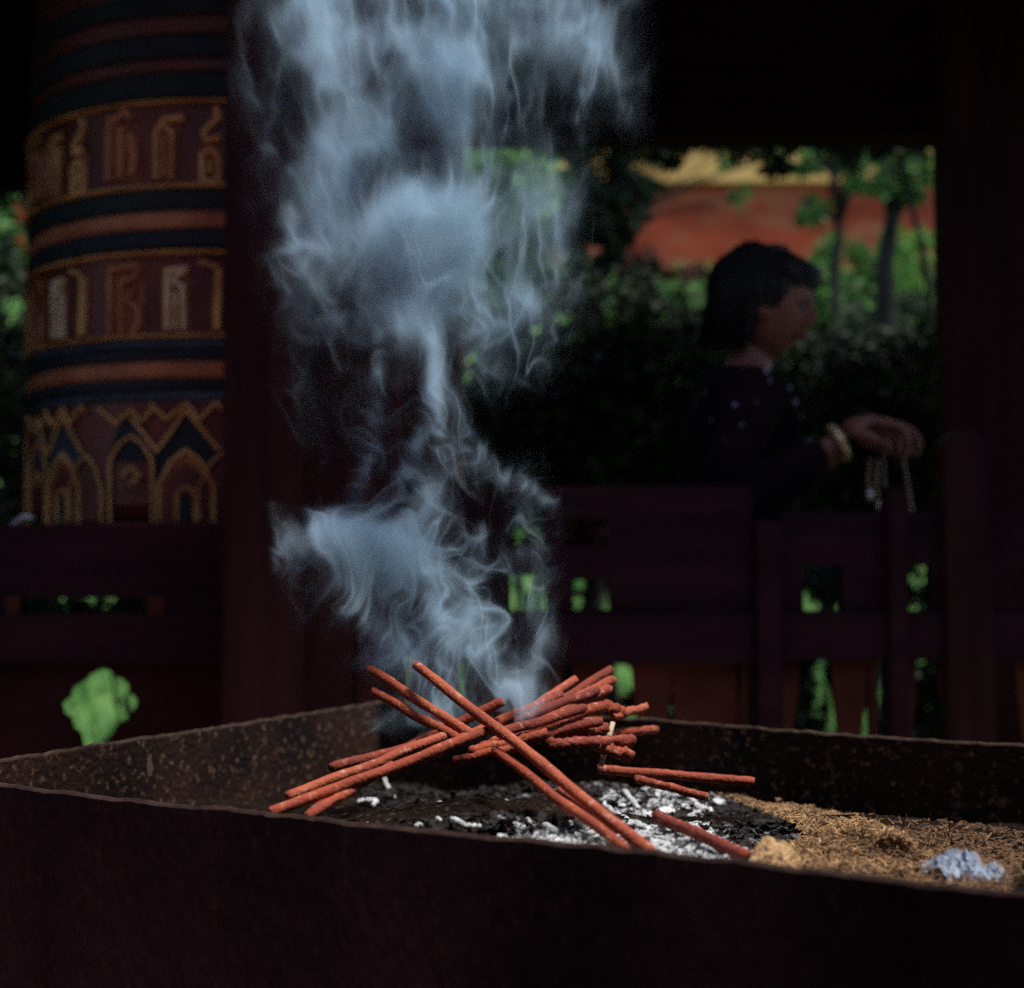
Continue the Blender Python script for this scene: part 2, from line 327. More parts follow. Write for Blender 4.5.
# ------------------------------------------------------------------ prayer wheel
WY = 3.2; WR = .452; WX = P(250, 400, WY).x
def wth(px, py=300):                    # angle and height on the drum seen at this pixel
    r = ray(px, py); dx, dy = r.x / r.y, 1.0
    # |(t*dx-WX, t-WY)|=WR
    a = dx * dx + 1; b_ = -2 * (dx * WX + WY); c = WX * WX + WY * WY - WR * WR; D = b_ * b_ - 4 * a * c
    t = (-b_ - math.sqrt(max(D, 0))) / (2 * a)
    x, y = t * dx - WX, t - WY
    return math.atan2(x, -y), EYE + r.z / r.y * t
def wpt(th, z, r): return Vector((WX + math.sin(th) * r, WY - math.cos(th) * r, z))
def zring(py): return wth(222, py)[1]
pw = tag(empty('prayer_drum', (WX, WY, .95)), 'huge painted prayer wheel with gilded letters, left of the timber post', 'prayer wheel')
def ring(name, z0, z1, dr, m, nseg=120):
    bm = bmesh.new(); h = .35 * abs(z1 - z0)
    prof = [(WR - .03, z0), (WR + dr * .5, z0), (WR + dr, z0 + min(h, .006)), (WR + dr, z1 - min(h, .006)), (WR + dr * .5, z1), (WR - .03, z1)]
    rg = [[bm.verts.new(wpt(2 * PI * k / nseg, z, r)) for k in range(nseg)] for r, z in prof]
    for i in range(len(prof) - 1):
        for k in range(nseg): bm.faces.new((rg[i][k], rg[i][(k + 1) % nseg], rg[i + 1][(k + 1) % nseg], rg[i + 1][k]))
    return obj(name, bm, m, pw, smooth=False)
M['w_red'] = mat('wheel_red_lacquer', (.13, .030, .022), (.07, .020, .016), 7, .5, .2, 40, spec=.4)
M['w_ground'] = mat('wheel_letter_ground', (.17, .036, .026), (.08, .018, .016), 7, .5, .2, 40, spec=.4)
M['w_orange'] = mat('wheel_orange', (.50, .18, .08), (.32, .09, .045), 9, .5, .2, 40)
M['w_navy'] = mat('wheel_navy', (.012, .014, .024), (.018, .024, .032), 8, .7, .2, 40)
M['w_blue'] = mat('wheel_blue', (.055, .070, .10), (.025, .032, .05), 8, .7, .2, 40)
M['w_green'] = mat('wheel_dark_green', (.016, .024, .024), (.010, .014, .018), 8, .7, .2, 40)
M['gold'] = mat('gilding', (.78, .42, .16), (.46, .19, .07), 14, .6, spec=.15)
M['gold_pale'] = mat('gilding_pale', (.82, .62, .38), (.60, .34, .17), 14, .6, spec=.15)
bm = bmesh.new(); zb0, zb1 = zring(531), 2.40
ns = 120; rr = [(0.04, zb0), (WR - .06, zb0), (WR - .012, zb0 + .03), (WR, zb0 + .05), (WR, zb1), (.04, zb1)]
rg = [[bm.verts.new(wpt(2 * PI * k / ns, z, r)) for k in range(ns)] for r, z in rr]
for i in range(len(rr) - 1):
    for k in range(ns): bm.faces.new((rg[i][k], rg[i][(k + 1) % ns], rg[i + 1][(k + 1) % ns], rg[i + 1][k]))
obj('drum', bm, M['w_ground'], pw, smooth=False)
for a, b_, dr, m in ((522, 530, .010, 'w_red'), (401, 391, .006, 'w_blue'), (391, 379, .010, 'w_navy'), (378, 361, .008, 'w_orange'), (361, 349, .010, 'w_navy'), (349, 338, .013, 'w_blue'), (338, 334, .018, 'gold'),
                    (254, 250, .016, 'gold'), (249, 229, .010, 'w_navy'), (228, 211, .008, 'w_orange'), (211, 189, .011, 'w_green'), (188, 184, .018, 'gold'),
                    (103, 100, .016, 'gold'), (99, 72, .010, 'w_green'), (71, 58, .008, 'w_red'), (57, 34, .010, 'w_navy'), (33, 15, .008, 'w_red'), (14, -8, .010, 'w_green')):
    za, zc = sorted((zring(a), zring(b_))); ring('band', za + .0005, zc - .0005, dr, M[m])
tube_bm = bmesh.new(); tube(tube_bm, [(WX, WY, .30), (WX, WY, 2.44)], .035, 16); obj('axle', tube_bm, M['iron'], pw, smooth=True)
def strokes(name, lst, m, r0, th_r, rot=0.0, wpx=4):
    """painted or gilded strokes: each a polyline of pixels, wrapped on the drum as a raised fillet."""
    bm = bmesh.new()
    for st in lst:
        wd = wpx
        if isinstance(st[0], (int, float)): wd, st = st[0], st[1]
        q = []
        for (x0, y0), (x1, y1) in zip(st[:-1], st[1:]):
            k = max(2, int(math.hypot(x1 - x0, y1 - y0) / 4))
            q += [(x0 + (x1 - x0) * i / k, y0 + (y1 - y0) * i / k) for i in range(k)]
        q.append(st[-1]); uv = [Vector((wth(*a)[0] * WR, wth(*a)[1], 0)) for a in q]; hw = wd * 1.35 / 2 / 1487 * 2.75
        prev = None
        for i, p in enumerate(uv):
            t = (uv[min(i + 1, len(uv) - 1)] - uv[max(i - 1, 0)]); t.normalize(); n = Vector((-t.y, t.x, 0)) * hw
            A, C = p + n, p - n
            ringv = [bm.verts.new(wpt(s.x / WR + rot, s.y, WR + r)) for s, r in ((A, r0), (A.lerp(C, .15), r0 + th_r), (A.lerp(C, .85), r0 + th_r), (C, r0))]
            if prev:
                for k in range(3): bm.faces.new((prev[k], prev[k + 1], ringv[k + 1], ringv[k]))
            prev = ringv
    bmesh.ops.recalc_face_normals(bm, faces=bm.faces)
    return obj(name, bm, m, pw)
def filled(name, polys, m, r0, rot=0.0):
    bm = bmesh.new()
    for pl in polys:
        ctr = (sum(p[0] for p in pl) / len(pl), sum(p[1] for p in pl) / len(pl)); q = []
        for (x0, y0), (x1, y1) in zip(pl, pl[1:] + pl[:1]):
            k = max(1, int(math.hypot(x1 - x0, y1 - y0) / 5)); q += [(x0 + (x1 - x0) * i / k, y0 + (y1 - y0) * i / k) for i in range(k)]
        def V(p):
            th, z = wth(*p); return bm.verts.new(wpt(th + rot, z, WR + r0))
        levels = [[V((ctr[0] + (p[0] - ctr[0]) * s, ctr[1] + (p[1] - ctr[1]) * s)) for p in q] for s in (1, .66, .33)]; c0 = V(ctr); n = len(q)
        for a, b_ in ((0, 1), (1, 2)):
            for i in range(n): bm.faces.new((levels[a][i], levels[a][(i + 1) % n], levels[b_][(i + 1) % n], levels[b_][i]))
        for i in range(n): bm.faces.new((levels[2][i], levels[2][(i + 1) % n], c0))
    bmesh.ops.recalc_face_normals(bm, faces=bm.faces)
    return obj(name, bm, m, pw)
# letters, row nearest the eye: drawn in pixels of the photograph, wrapped on the drum
L2 = [
    [[5, [(113, 270), (113, 338)]], [4, [(113, 271), (140, 266), (138, 278), (122, 284)]], [4, [(124, 284), (124, 336)]], [5, [(136, 292), (128, 300), (140, 308), (142, 322), (134, 336)]]],
    [[5, [(169, 270), (169, 330)]], [5, [(167, 272), (188, 269), (174, 280)]], [4, [(173, 282), (184, 286), (185, 330)]], [3, [(177, 292), (177, 330)]]],
    [[6, [(219, 270), (217, 330)]], [4, [(219, 268), (200, 262)]]],
]
L1 = [
    [[7, [(112, 128), (111, 182)]], [6, [(112, 128), (128, 112), (134, 120)]], [7, [(123, 128), (123, 180)]], [7, [(133, 136), (137, 160), (134, 176)]]],
    [[5, [(158, 180), (158, 134), (166, 121), (186, 118)]], [4, [(167, 128), (174, 134), (173, 180)]], [2.5, [(166, 138), (166, 178)]]],
    [[5, [(216, 108), (219, 118), (205, 132), (206, 142), (221, 138)]], [5, [(203, 182), (203, 156), (211, 150), (219, 158), (219, 182), (203, 182)]], [3, [(211, 162), (211, 176)]]],
]
dA = wth(211, 300)[0] - wth(122, 300)[0]; PER = dA * 1.52
reps = int(2 * PI / PER)
PER = 2 * PI / reps
M['w_tan'] = mat('wheel_faded_orange', (.36, .125, .055), (.20, .06, .034), 16, .8, .2, 40)
for k in range(reps):
    for pl in ([(107, 264), (145, 260), (146, 337), (107, 340)], [(162, 266), (190, 264), (190, 332), (162, 334)], [(106, 116), (140, 112), (141, 180), (105, 184)], [(154, 124), (178, 116), (177, 181), (153, 183)], [(200, 146), (222, 143), (222, 182), (199, 183)]):
        filled('letter_ground', [pl], M['w_tan'], .0012, k * PER)
    for row, mt in ((L2, 'gold'), (L1, 'gold')):
        for i, s in enumerate(row):
            mm = M['gold_pale'] if (row is L2 and i == 1) else (M['w_orange'] if i == 0 else M['gold'])
            strokes('gilded_letter', s, mm, .002, .010, k * PER)
# flaming arches around the foot
archP = lambda cx, hw, apex, spring, foot: [(cx - hw, foot), (cx - hw, spring), (cx - hw * .55, (apex * 2 + spring) / 3), (cx, apex), (cx + hw * .55, (apex * 2 + spring) / 3), (cx + hw, spring), (cx + hw, foot)]
for k in range(reps):
    r_ = k * PER
    filled('painted_arch', [archP(187, 37, 411, 470, 520), archP(133, 20, 414, 440, 462)], M['w_blue'] if k % 2 else M['w_navy'], .0015, r_)
    filled('painted_arch', [archP(187, 27, 450, 486, 521)], M['w_orange'], .003, r_)
    filled('painted_arch', [archP(187, 22, 462, 488, 521), archP(88, 13, 462, 492, 520), archP(133, 9, 470, 480, 490)], M['w_ground'], .0045, r_)
    filled('painted_arch', [archP(187, 6, 494, 500, 521)], M['w_navy'], .006, r_)
    strokes('arch_outline', [[3.6, archP(187, 27, 450, 486, 522)], [3, archP(187, 9, 487, 494, 521)], [2.5, archP(133, 21, 436, 462, 522)], [2.5, archP(88, 16, 455, 490, 522)],
                             [3, [(133, 418), (150, 440), (158, 452), (172, 432), (187, 410), (203, 430), (219, 450)]], [3, [(152, 404), (168, 420), (187, 403), (200, 420), (217, 402), (222, 410)]],
                             [2.5, [(100, 408), (118, 424), (133, 410), (143, 422), (156, 408)]], [3, [(124, 476), (133, 467), (142, 476), (133, 484)]]], M['gold'], .005, .004, r_)
# small pale hand grip sticking out at the foot of the wheel
bm = bmesh.new(); a0 = P(17, 523, 2.62); tube(bm, [a0 + Vector((-.012, 0, -.012)), a0, a0 + Vector((.012, 0, .010)), a0 + Vector((.030, 0, .008))], [.006, .008, .008, .005], 10)
M['pale_metal'] = mat('pale_metal', (.45, .47, .50), (.3, .3, .32), 40, .3, metallic=.6)
tag(obj('hand_grip', bm, M['pale_metal'], smooth=True), 'small pale curved metal grip at the far left below the prayer wheel', 'grip')

# ------------------------------------------------------------------ railing
RY = 2.60
rail = tag(empty('railing', (0, RY, 0)), 'dark timber railing with square openings and red shaped balusters, in front of wheel and person', 'railing')
def RX(px): return P(px, 500, RY).x
def RZ(py): return P(512, py, RY).z
def panel(name, px0, px1, py0, py1, holes, y0, th, m):
    """board with rectangular openings, one closed mesh"""
    X = sorted({px0, px1, *[h[0] for h in holes], *[h[1] for h in holes]}); Z = sorted({py0, py1, *[h[2] for h in holes], *[h[3] for h in holes]})
    def solid(i, j):
        if not (0 <= i < len(X) - 1 and 0 <= j < len(Z) - 1): return False
        cx, cz = (X[i] + X[i + 1]) / 2, (Z[j] + Z[j + 1]) / 2
        return not any(h[0] < cx < h[1] and h[2] < cz < h[3] for h in holes)
    bm = bmesh.new()
    def q(*p): bm.faces.new([bm.verts.new(v) for v in p])
    for i in range(len(X) - 1):
        for j in range(len(Z) - 1):
            if not solid(i, j): continue
            a, b_, c, d = RX(X[i]), RX(X[i + 1]), RZ(Z[j + 1]), RZ(Z[j]); y1 = y0 + th
            q((a, y0, c), (b_, y0, c), (b_, y0, d), (a, y0, d)); q((b_, y1, c), (a, y1, c), (a, y1, d), (b_, y1, d))
            if not solid(i - 1, j): q((a, y1, c), (a, y0, c), (a, y0, d), (a, y1, d))
            if not solid(i + 1, j): q((b_, y0, c), (b_, y1, c), (b_, y1, d), (b_, y0, d))
            if not solid(i, j - 1): q((a, y0, d), (b_, y0, d), (b_, y1, d), (a, y1, d))
            if not solid(i, j + 1): q((a, y1, c), (b_, y1, c), (b_, y0, c), (a, y0, c))
    bmesh.ops.remove_doubles(bm, verts=bm.verts, dist=1e-5)
    return obj(name, bm, m, rail)
RYb = RY
# boards with the openings (left, middle, right bays)
panel('pierced_board', -140, 226, 525, 600 + 42, [(14, 150, 598, 641)][:1] and [(22, 152, 598, 640)], RYb, .035, M['wood_side'])
panel('pierced_board', 303, 752, 486, 618, [(330, 368, 500, 545), (330, 368, 575, 611), (420, 455, 500, 545), (420, 455, 575, 611), (511, 546, 500, 546), (511, 546, 575, 611), (566, 608, 518, 546), (573, 610, 580, 610)], RYb, .035, M['wood_side'])
panel('pierced_board', 780, 1100, 512, 612, [(803, 842, 566, 611), (905, 930, 566, 611), (1000, 1030, 566, 611)], RYb, .035, M['wood_side'])
boxo('lower_rail', RX(-140), RX(753), RY - .012, RY + .05, RZ(664), RZ(614), M['wood_side'], rail, .004)
boxo('lower_rail', RX(779), RX(1100), RY - .012, RY + .05, RZ(660), RZ(612.5), M['wood_side'], rail, .004)
# row of shaped balusters: a board narrowing downwards, so the gaps are bell shaped
def baluster(cx, wt, wb, y0=661, y1=770, name='baluster'):
    prof = []; n = 14
    for i in range(n + 1):
        t = i / n; s = t * t * (3 - 2 * t); hw = wt + (wb - wt) * s
        if t > .8: hw = wb + (wt - wb) * ((t - .8) / .2) * .9
        prof.append((hw, y0 + (y1 - y0) * t))
    pts = [(RX(cx + a), RY + .005, RZ(b_)) for a, b_ in prof] + [(RX(cx - a), RY + .005, RZ(b_)) for a, b_ in prof[::-1]]
    bm = bmesh.new(); slab(bm, pts, .025, (0, 1, 0)); return obj(name, bm, M['baluster'], rail)
for cx, wt, wb in ((783, 16, 6), (849, 18, 9), (872, 4, 3), (905, 10, 4), (952, 14, 7), (966, 3, 2), (983, 10, 4), (1030, 16, 8), (1075, 16, 8), (652, 20, 11), (706, 34, 30), (742, 6, 5), (590, 17, 12), (553, 10, 8), (520, 14, 8), (478, 16, 8), (432, 16, 8), (388, 16, 8), (345, 16, 8), (310, 10, 8)):
    baluster(cx, wt, wb)
# left bay: lobed cut-out in a wide red board
def lobed_board():
    hole = [(61, 705), (67, 700), (70, 694), (72, 688), (79, 684), (84, 681), (88, 676), (96, 672), (104, 669), (111, 671), (116, 677), (124, 679), (130, 686), (131, 693), (138, 699), (138, 706), (133, 713), (127, 720), (119, 724), (115, 732), (113, 741), (110, 760), (85, 760), (82, 742), (80, 734), (72, 728), (70, 719), (63, 714)]
    outer = [(-140, 664.5), (226, 664.5), (226, 790), (-140, 790)]
    bm = bmesh.new(); loops = []
    for y in (RY + .005, RY + .03):
        es = []; vs_ = []
        for pl in (hole, outer):
            vv = [bm.verts.new((RX(a), y, RZ(b_))) for a, b_ in pl]; vs_.append(vv); es += [bm.edges.new((vv[i], vv[(i + 1) % len(vv)])) for i in range(len(vv))]
        bmesh.ops.triangle_fill(bm, edges=es, use_beauty=True); loops.append(vs_)
    for q in (0, 1):
        A, O = loops[0][q], loops[1][q]
        for i in range(len(A)): bm.faces.new((A[i], A[(i + 1) % len(A)], O[(i + 1) % len(A)], O[i]))
    bmesh.ops.recalc_face_normals(bm, faces=bm.faces)
    return obj('lobed_board', bm, M['baluster_dark'], rail)
M['baluster_dark'] = mat('dull_red_paint', (.034, .011, .011), (.020, .008, .010), 6, .9, .3, 40, spec=.02)
lobed_board()
# small red side cheeks in the left opening
boxo('opening_cheek', RX(8), RX(22) , RY - .006, RY + .04, RZ(642), RZ(596), M['baluster'], rail)
boxo('opening_cheek', RX(150), RX(166), RY - .006, RY + .04, RZ(642), RZ(596), M['baluster'], rail)
def newel(px0, px1, ytop, rounded=False):
    bm = bmesh.new(); x0, x1 = RX(px0), RX(px1); zt = RZ(ytop); cx = (x0 + x1) / 2; hw = (x1 - x0) / 2
    prof = [(x0, .013)]; k = 10; rad = hw if rounded else hw * .5
    for i in range(k + 1):
        a = PI - PI * i / k; prof.append((cx + (hw - rad) * (1 if a < PI / 2 else -1) + rad * math.cos(a), zt - rad + rad * math.sin(a)))
    prof.append((x1, .013)); slab(bm, [(a, RY - .03, b_) for a, b_ in prof], .06 if not rounded else .07, (0, 1, 0))
    bmesh.ops.bevel(bm, geom=[e for e in bm.edges if abs(e.verts[0].co.y - e.verts[1].co.y) < 1e-6 and e.verts[0].co.y < RY], offset=.004, segments=2, affect='EDGES')
    return obj('newel_post', bm, M['wood_side'] if not rounded else M['wood_dim'], rail)
newel(753.5, 778.5, 520); newel(884, 904, 486); newel(940, 987, 430, True)

# ------------------------------------------------------------------ trough
RIM = .80
nA, nB = PZ(10, 785, RIM), PZ(1034, 894.5, RIM); fC = PZ(380, 701, RIM); fR = PZ(1024, 745, RIM); lA = PZ(10, 757, RIM)
def isect(p, d, q, e):
    det = d.x * (-e.y) + e.x * d.y; r = q - p; t = (r.x * (-e.y) + e.x * r.y) / det; return p + d * t
NL = isect(nA, nB - nA, lA, fC - lA); NR = nB; FL = fC; FR = isect(fC, fR - fC, NR, FL - NL)
tr = tag(empty('incense_trough', ((NL.x + FR.x) / 2, (NL.y + FR.y) / 2, 0)), 'large soot blackened iron incense trough in the foreground', 'trough')
def wall_strip(name, a, b_, nseg=70, th=.007, z0=.42, worn=True):
    """one side of the trough: sheet with real thickness, slightly wavy worn rim"""
    a, b_ = Vector(a), Vector(b_); d = (b_ - a).normalized(); inn = Vector((-d.y, d.x, 0))
    c = (NL + NR + FL + FR) / 4
    if (c - a).dot(inn) < 0: inn = -inn
    bm = bmesh.new(); rows = []
    for i in range(nseg + 1):
        p = a.lerp(b_, i / nseg); wv = .0022 * noise.noise(p * 5) + .0016 * noise.noise(p * 40) + .0010 * noise.noise(p * 140)
        off = inn * (.003 * noise.noise(p * 4 + Vector((3, 0, 0))))
        z1 = RIM + wv
        rows.append([bm.verts.new(q) for q in ((p.x + off.x, p.y + off.y, z0), (p.x + off.x, p.y + off.y, z1 - .002), (p.x + off.x + inn.x * .002, p.y + off.y + inn.y * .002, z1),
                     (p.x + off.x + inn.x * (th - .002), p.y + off.y + inn.y * (th - .002), z1), (p.x + off.x + inn.x * th, p.y + off.y + inn.y * th, z1 - .002), (p.x + off.x + inn.x * th, p.y + off.y + inn.y * th, z0))])
    inner = []
    for i in range(nseg):
        for k in range(6):
            f = bm.faces.new((rows[i][k], rows[i + 1][k], rows[i + 1][(k + 1) % 6], rows[i][(k + 1) % 6]))
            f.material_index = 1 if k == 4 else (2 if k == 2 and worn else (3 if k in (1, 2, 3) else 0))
    bm.faces.new(rows[0][::-1]); bm.faces.new(rows[-1]); bmesh.ops.recalc_face_normals(bm, faces=bm.faces)
    o = obj(name, bm, None, tr); 
    for m in ('iron', 'iron_inner', 'iron_rim', 'iron_lip'): o.data.materials.append(M[m])
    return o
wall_strip('side_panel', NL, NR, 140, worn=False); wall_strip('side_panel', FL, FR, 140)
dN = (FL - NL).normalized(); dU = (NR - NL).normalized()
wall_strip('side_panel', NL + dN * .0095, FL - dN * .0095, 110); wall_strip('side_panel', NR + dN * .0095, FR - dN * .0095)
bm = bmesh.new(); slab(bm, [NL + Vector((0, 0, -.38)), NR + Vector((0, 0, -.38)), FR + Vector((0, 0, -.38)), FL + Vector((0, 0, -.38))], .01, (0, 0, -1)); obj('bottom_plate', bm, M['iron'], tr)
for p, q in ((NL, FR), (NR, FL), (FL, NR), (FR, NL)):
    c = p.lerp(q, .06); boxo('leg', c.x - .03, c.x + .03, c.y - .03, c.y + .03, .012, .409, M['iron'], tr, .003)

# ------------------------------------------------------------------ ash bed
def bed_st(p):      # s along near edge 0..1, t away from the near wall 0..1
    r = p - NL; A_, B_ = NR - NL, FL - NL; det = A_.x * B_.y - A_.y * B_.x
    return (r.x * B_.y - r.y * B_.x) / det, (A_.x * r.y - A_.y * r.x) / det
def bed_z(x, y):
    p = Vector((x, y, 0)); s, t = bed_st(Vector((x, y, RIM)))
    z = RIM - .020 - .064 * min(max(t, 0), 1) ** .7
    z += .016 * noise.noise(p * 7) + .008 * noise.noise(p * 22) + .0035 * noise.noise(p * 70) + .0018 * noise.noise(p * 180)
    z -= .02 * max(0, .35 - s) / .35
    c = Vector((.02, 1.20, 0)); d = (p - c).length; z += .038 * math.exp(-(d / .13) ** 2)   # charred mound under the sticks
    c = PZ(860, 850, RIM - .06); c.z = 0; d = (p - c).length; z += .022 * math.exp(-(d / .12) ** 2)
    return min(z, RIM - .006) if t < .12 else z
bm = bmesh.new(); NS, NT = 190, 110; gr = []
for j in range(NT + 1):
    row = []
    for i in range(NS + 1):
        p = NL + dU * ((NR - NL).length * (.007 + .986 * i / NS)) + dN * ((FL - NL).length * (.012 + .976 * j / NT)); row.append(bm.verts.new((p.x, p.y, bed_z(p.x, p.y))))
    gr.append(row)
for j in range(NT):
    for i in range(NS): bm.faces.new((gr[j][i], gr[j][i + 1], gr[j + 1][i + 1], gr[j + 1][i]))
M['soot'] = mat('charred_bed', (.008, .006, .006), (.028, .018, .013), 18, 1, 1.0, 200, spec=.02, c3=(.11, .075, .05), s3=130, t3=(.60, .70), bdist=.02)
tag(obj('ash_bed', bm, M['soot'], smooth=True), 'black sooty bed of old ash filling the trough', 'ash', kind='stuff')
def on_bed(px, py, lift=0.0):
    z = RIM - .06
    for _ in range(6):
        p = PZ(px, py, z); z = bed_z(p.x, p.y) + lift
    return PZ(px, py, z)

M['ash_white'] = mat('white_ash', (.66, .68, .68), (.40, .41, .43), 60, .9, .6, 300)
M['ash_grey'] = mat('grey_ash', (.22, .21, .21), (.10, .095, .10), 60, .95, .6, 300)
M['char'] = mat('charcoal', (.012, .010, .010), (.03, .022, .02), 60, .8, .8, 250)
M['straw'] = mat('dry_chaff', (.56, .35, .17), (.15, .08, .038), 60, .9, .3, 300)
M['straw_dark'] = mat('dull_chaff', (.27, .15, .075), (.06, .034, .02), 90, .9, .3, 300)
def in_poly(x, y, pl):
    c = False
    for (x0, y0), (x1, y1) in zip(pl, pl[1:] + pl[:1]):
        if (y0 > y) != (y1 > y) and x < (x1 - x0) * (y - y0) / (y1 - y0) + x0: c = not c
    return c
def sample_poly(pl, n, dens=None):
    xs_ = [p[0] for p in pl]; ys_ = [p[1] for p in pl]; out = []; miss = 0
    while len(out) < n:
        x, y = random.uniform(min(xs_), max(xs_)), random.uniform(min(ys_), max(ys_))
        if in_poly(x, y, pl) and (dens is None or random.random() < dens(x, y)):
            q = on_bed(x, y); s_, t_ = bed_st(Vector((q.x, q.y, RIM)))
            if .025 < t_ < .97 and .02 < s_ < .975: out.append((x, y))
            else: miss += 1
            if miss > 30 * n: break
    return out
def flake_mesh(spots, smin, smax, lift=.002):
    v, f = [], []
    for (x, y) in spots:
        c = on_bed(x, y, random.uniform(0, lift)); s = random.uniform(smin, smax); n = random.randint(5, 8)
        a = Vector((random.gauss(0, 1), random.gauss(0, 1), random.gauss(0, .35))).normalized(); b_ = a.cross(Vector((random.gauss(0, .35), random.gauss(0, .35), 1))).normalized(); nn = a.cross(b_)
        asp = random.uniform(.3, .9); k = len(v); th = s * .12
        for sgn in (1, -1):
            v.append(c + nn * (s * .25 + sgn * th))
            for i in range(n):
                an = 2 * PI * i / n; r = s * random.uniform(.6, 1.1) if sgn == 1 else None
                if sgn == 1: q = c + a * math.cos(an) * r + b_ * math.sin(an) * r * asp + nn * random.uniform(-.12, .12) * s; v.append(q + nn * th * .5)
                else: v.append(v[k + 1 + i] - nn * th)
        for i in range(n):
            j = (i + 1) % n; f += [(k, k + 1 + i, k + 1 + j), (k + n + 1, k + n + 2 + j, k + n + 2 + i), (k + 1 + i, k + n + 2 + i, k + n + 2 + j, k + 1 + j)]
    return v, f
# white ash flakes: thick along the near rim, thinner up the slope
whiteP = [(500, 836), (560, 828), (600, 806), (610, 785), (650, 780), (700, 788), (725, 795), (728, 812), (700, 815), (730, 840), (760, 862), (760, 880), (640, 866), (520, 850)]
nzf = lambda x, y: max(0, .5 + 1.5 * noise.noise(Vector((x / 22, y / 10, 3)))) ** 1.5
v, f = flake_mesh(sample_poly(whiteP, 1900, nzf) + sample_poly([(500, 838), (620, 836), (700, 850), (750, 866), (760, 884), (505, 852)], 1300) + sample_poly([(500, 838), (620, 836), (700, 850), (750, 866), (760, 884), (505, 852)], 0), .0020, .0062, .006)
v2, f2 = flake_mesh(sample_poly(whiteP, 330, nzf) + sample_poly([(500, 838), (600, 834), (620, 850), (505, 850)], 90) + sample_poly([(640, 832), (700, 838), (745, 858), (650, 862)], 90), .005, .0105, .008)
f += [tuple(i + len(v) for i in q) for q in f2]; v += v2
tag(pyobj('ash_flakes', v, f, M['ash_white']), 'heap of crumbled white ash flakes between the lower stick ends', 'ash', kind='stuff')
greyP = [(480, 810), (600, 770), (740, 785), (800, 830), (800, 880), (520, 850)]
v, f = flake_mesh(sample_poly(greyP, 2300, lambda x, y: nzf(x + 90, y)), .0018, .006, .003)
tag(pyobj('grey_ash_flakes', v, f, M['ash_grey']), 'grey half burnt ash crumbs around the white ash', 'ash', kind='stuff')
v, f = flake_mesh(sample_poly([(340, 790), (440, 752), (620, 762), (760, 790), (810, 830), (760, 850), (560, 830), (420, 830)], 1600), .003, .009, .006)
v2, f2 = flake_mesh(sample_poly([(690, 790), (735, 792), (800, 822), (775, 832), (730, 822), (700, 812)], 500), .003, .008, .006)
f += [tuple(i + len(v) for i in q) for q in f2]; v += v2
tag(pyobj('charcoal_crumbs', v, f, M['char']), 'black charred crumbs heaped under the crossed sticks', 'charcoal', kind='stuff')
# chaff
def fibre_mesh(spots, lmin, lmax, wd, lift):
    v, f = [], []
    for (x, y) in spots:
        c = on_bed(x, y, random.uniform(.001, lift)); l = random.uniform(lmin, lmax); w_ = wd * random.uniform(.6, 1.5)
        a = Vector((random.gauss(0, 1), random.gauss(0, 1), random.gauss(0, .4))).normalized(); b_ = a.cross(Vector((0, 0, 1))).normalized() * w_; cc = Vector((0, 0, w_ * .9)); k = len(v); bend = Vector((0, 0, random.uniform(-.1, .25) * l))
        for t, dz in ((-.5, Vector()), (0, bend), (.5, Vector())):
            p = c + a * l * t + dz; v += [p - b_, p + cc, p + b_, p - cc]
        for s in (0, 4):
            for i in range(4): j = (i + 1) % 4; f.append((k + s + i, k + s + j, k + s + 4 + j, k + s + 4 + i))
        f += [(k, k + 3, k + 2, k + 1), (k + 8, k + 9, k + 10, k + 11)]
    return v, f
goldP = [(678, 772), (720, 778), (800, 800), (850, 814), (900, 832), (935, 856), (900, 875), (830, 872), (760, 882), (740, 868), (780, 850), (810, 835), (790, 822), (740, 802), (700, 788)]
v, f = fibre_mesh(sample_poly(goldP, 6500), .003, .012, .00042, .012)
v2, f2 = flake_mesh(sample_poly(goldP, 700), .0018, .0055, .007); f += [tuple(i + len(v) for i in q) for q in f2]; v += v2
tag(pyobj('chaff', v, f, M['straw']), 'tan pile of chaff and straw at the right end of the ash', 'chaff', kind='stuff')
dullP = [(800, 838), (870, 828), (940, 846), (1010, 862), (1010, 900), (930, 902), (800, 885)]
farP = [(760, 800), (860, 815), (960, 822), (1023, 830), (1023, 880), (930, 845), (850, 830)]
v, f = fibre_mesh(sample_poly(farP, 1100) + sample_poly(dullP, 6500), .003, .013, .00045, .013)
v2, f2 = flake_mesh(sample_poly(dullP, 500), .002, .006, .008); f += [tuple(i + len(v) for i in q) for q in f2]; v += v2
tag(pyobj('dull_chaff', v, f, M['straw_dark']), 'dull brown matted chaff between the tan pile and the blue crumpled paper', 'chaff', kind='stuff')

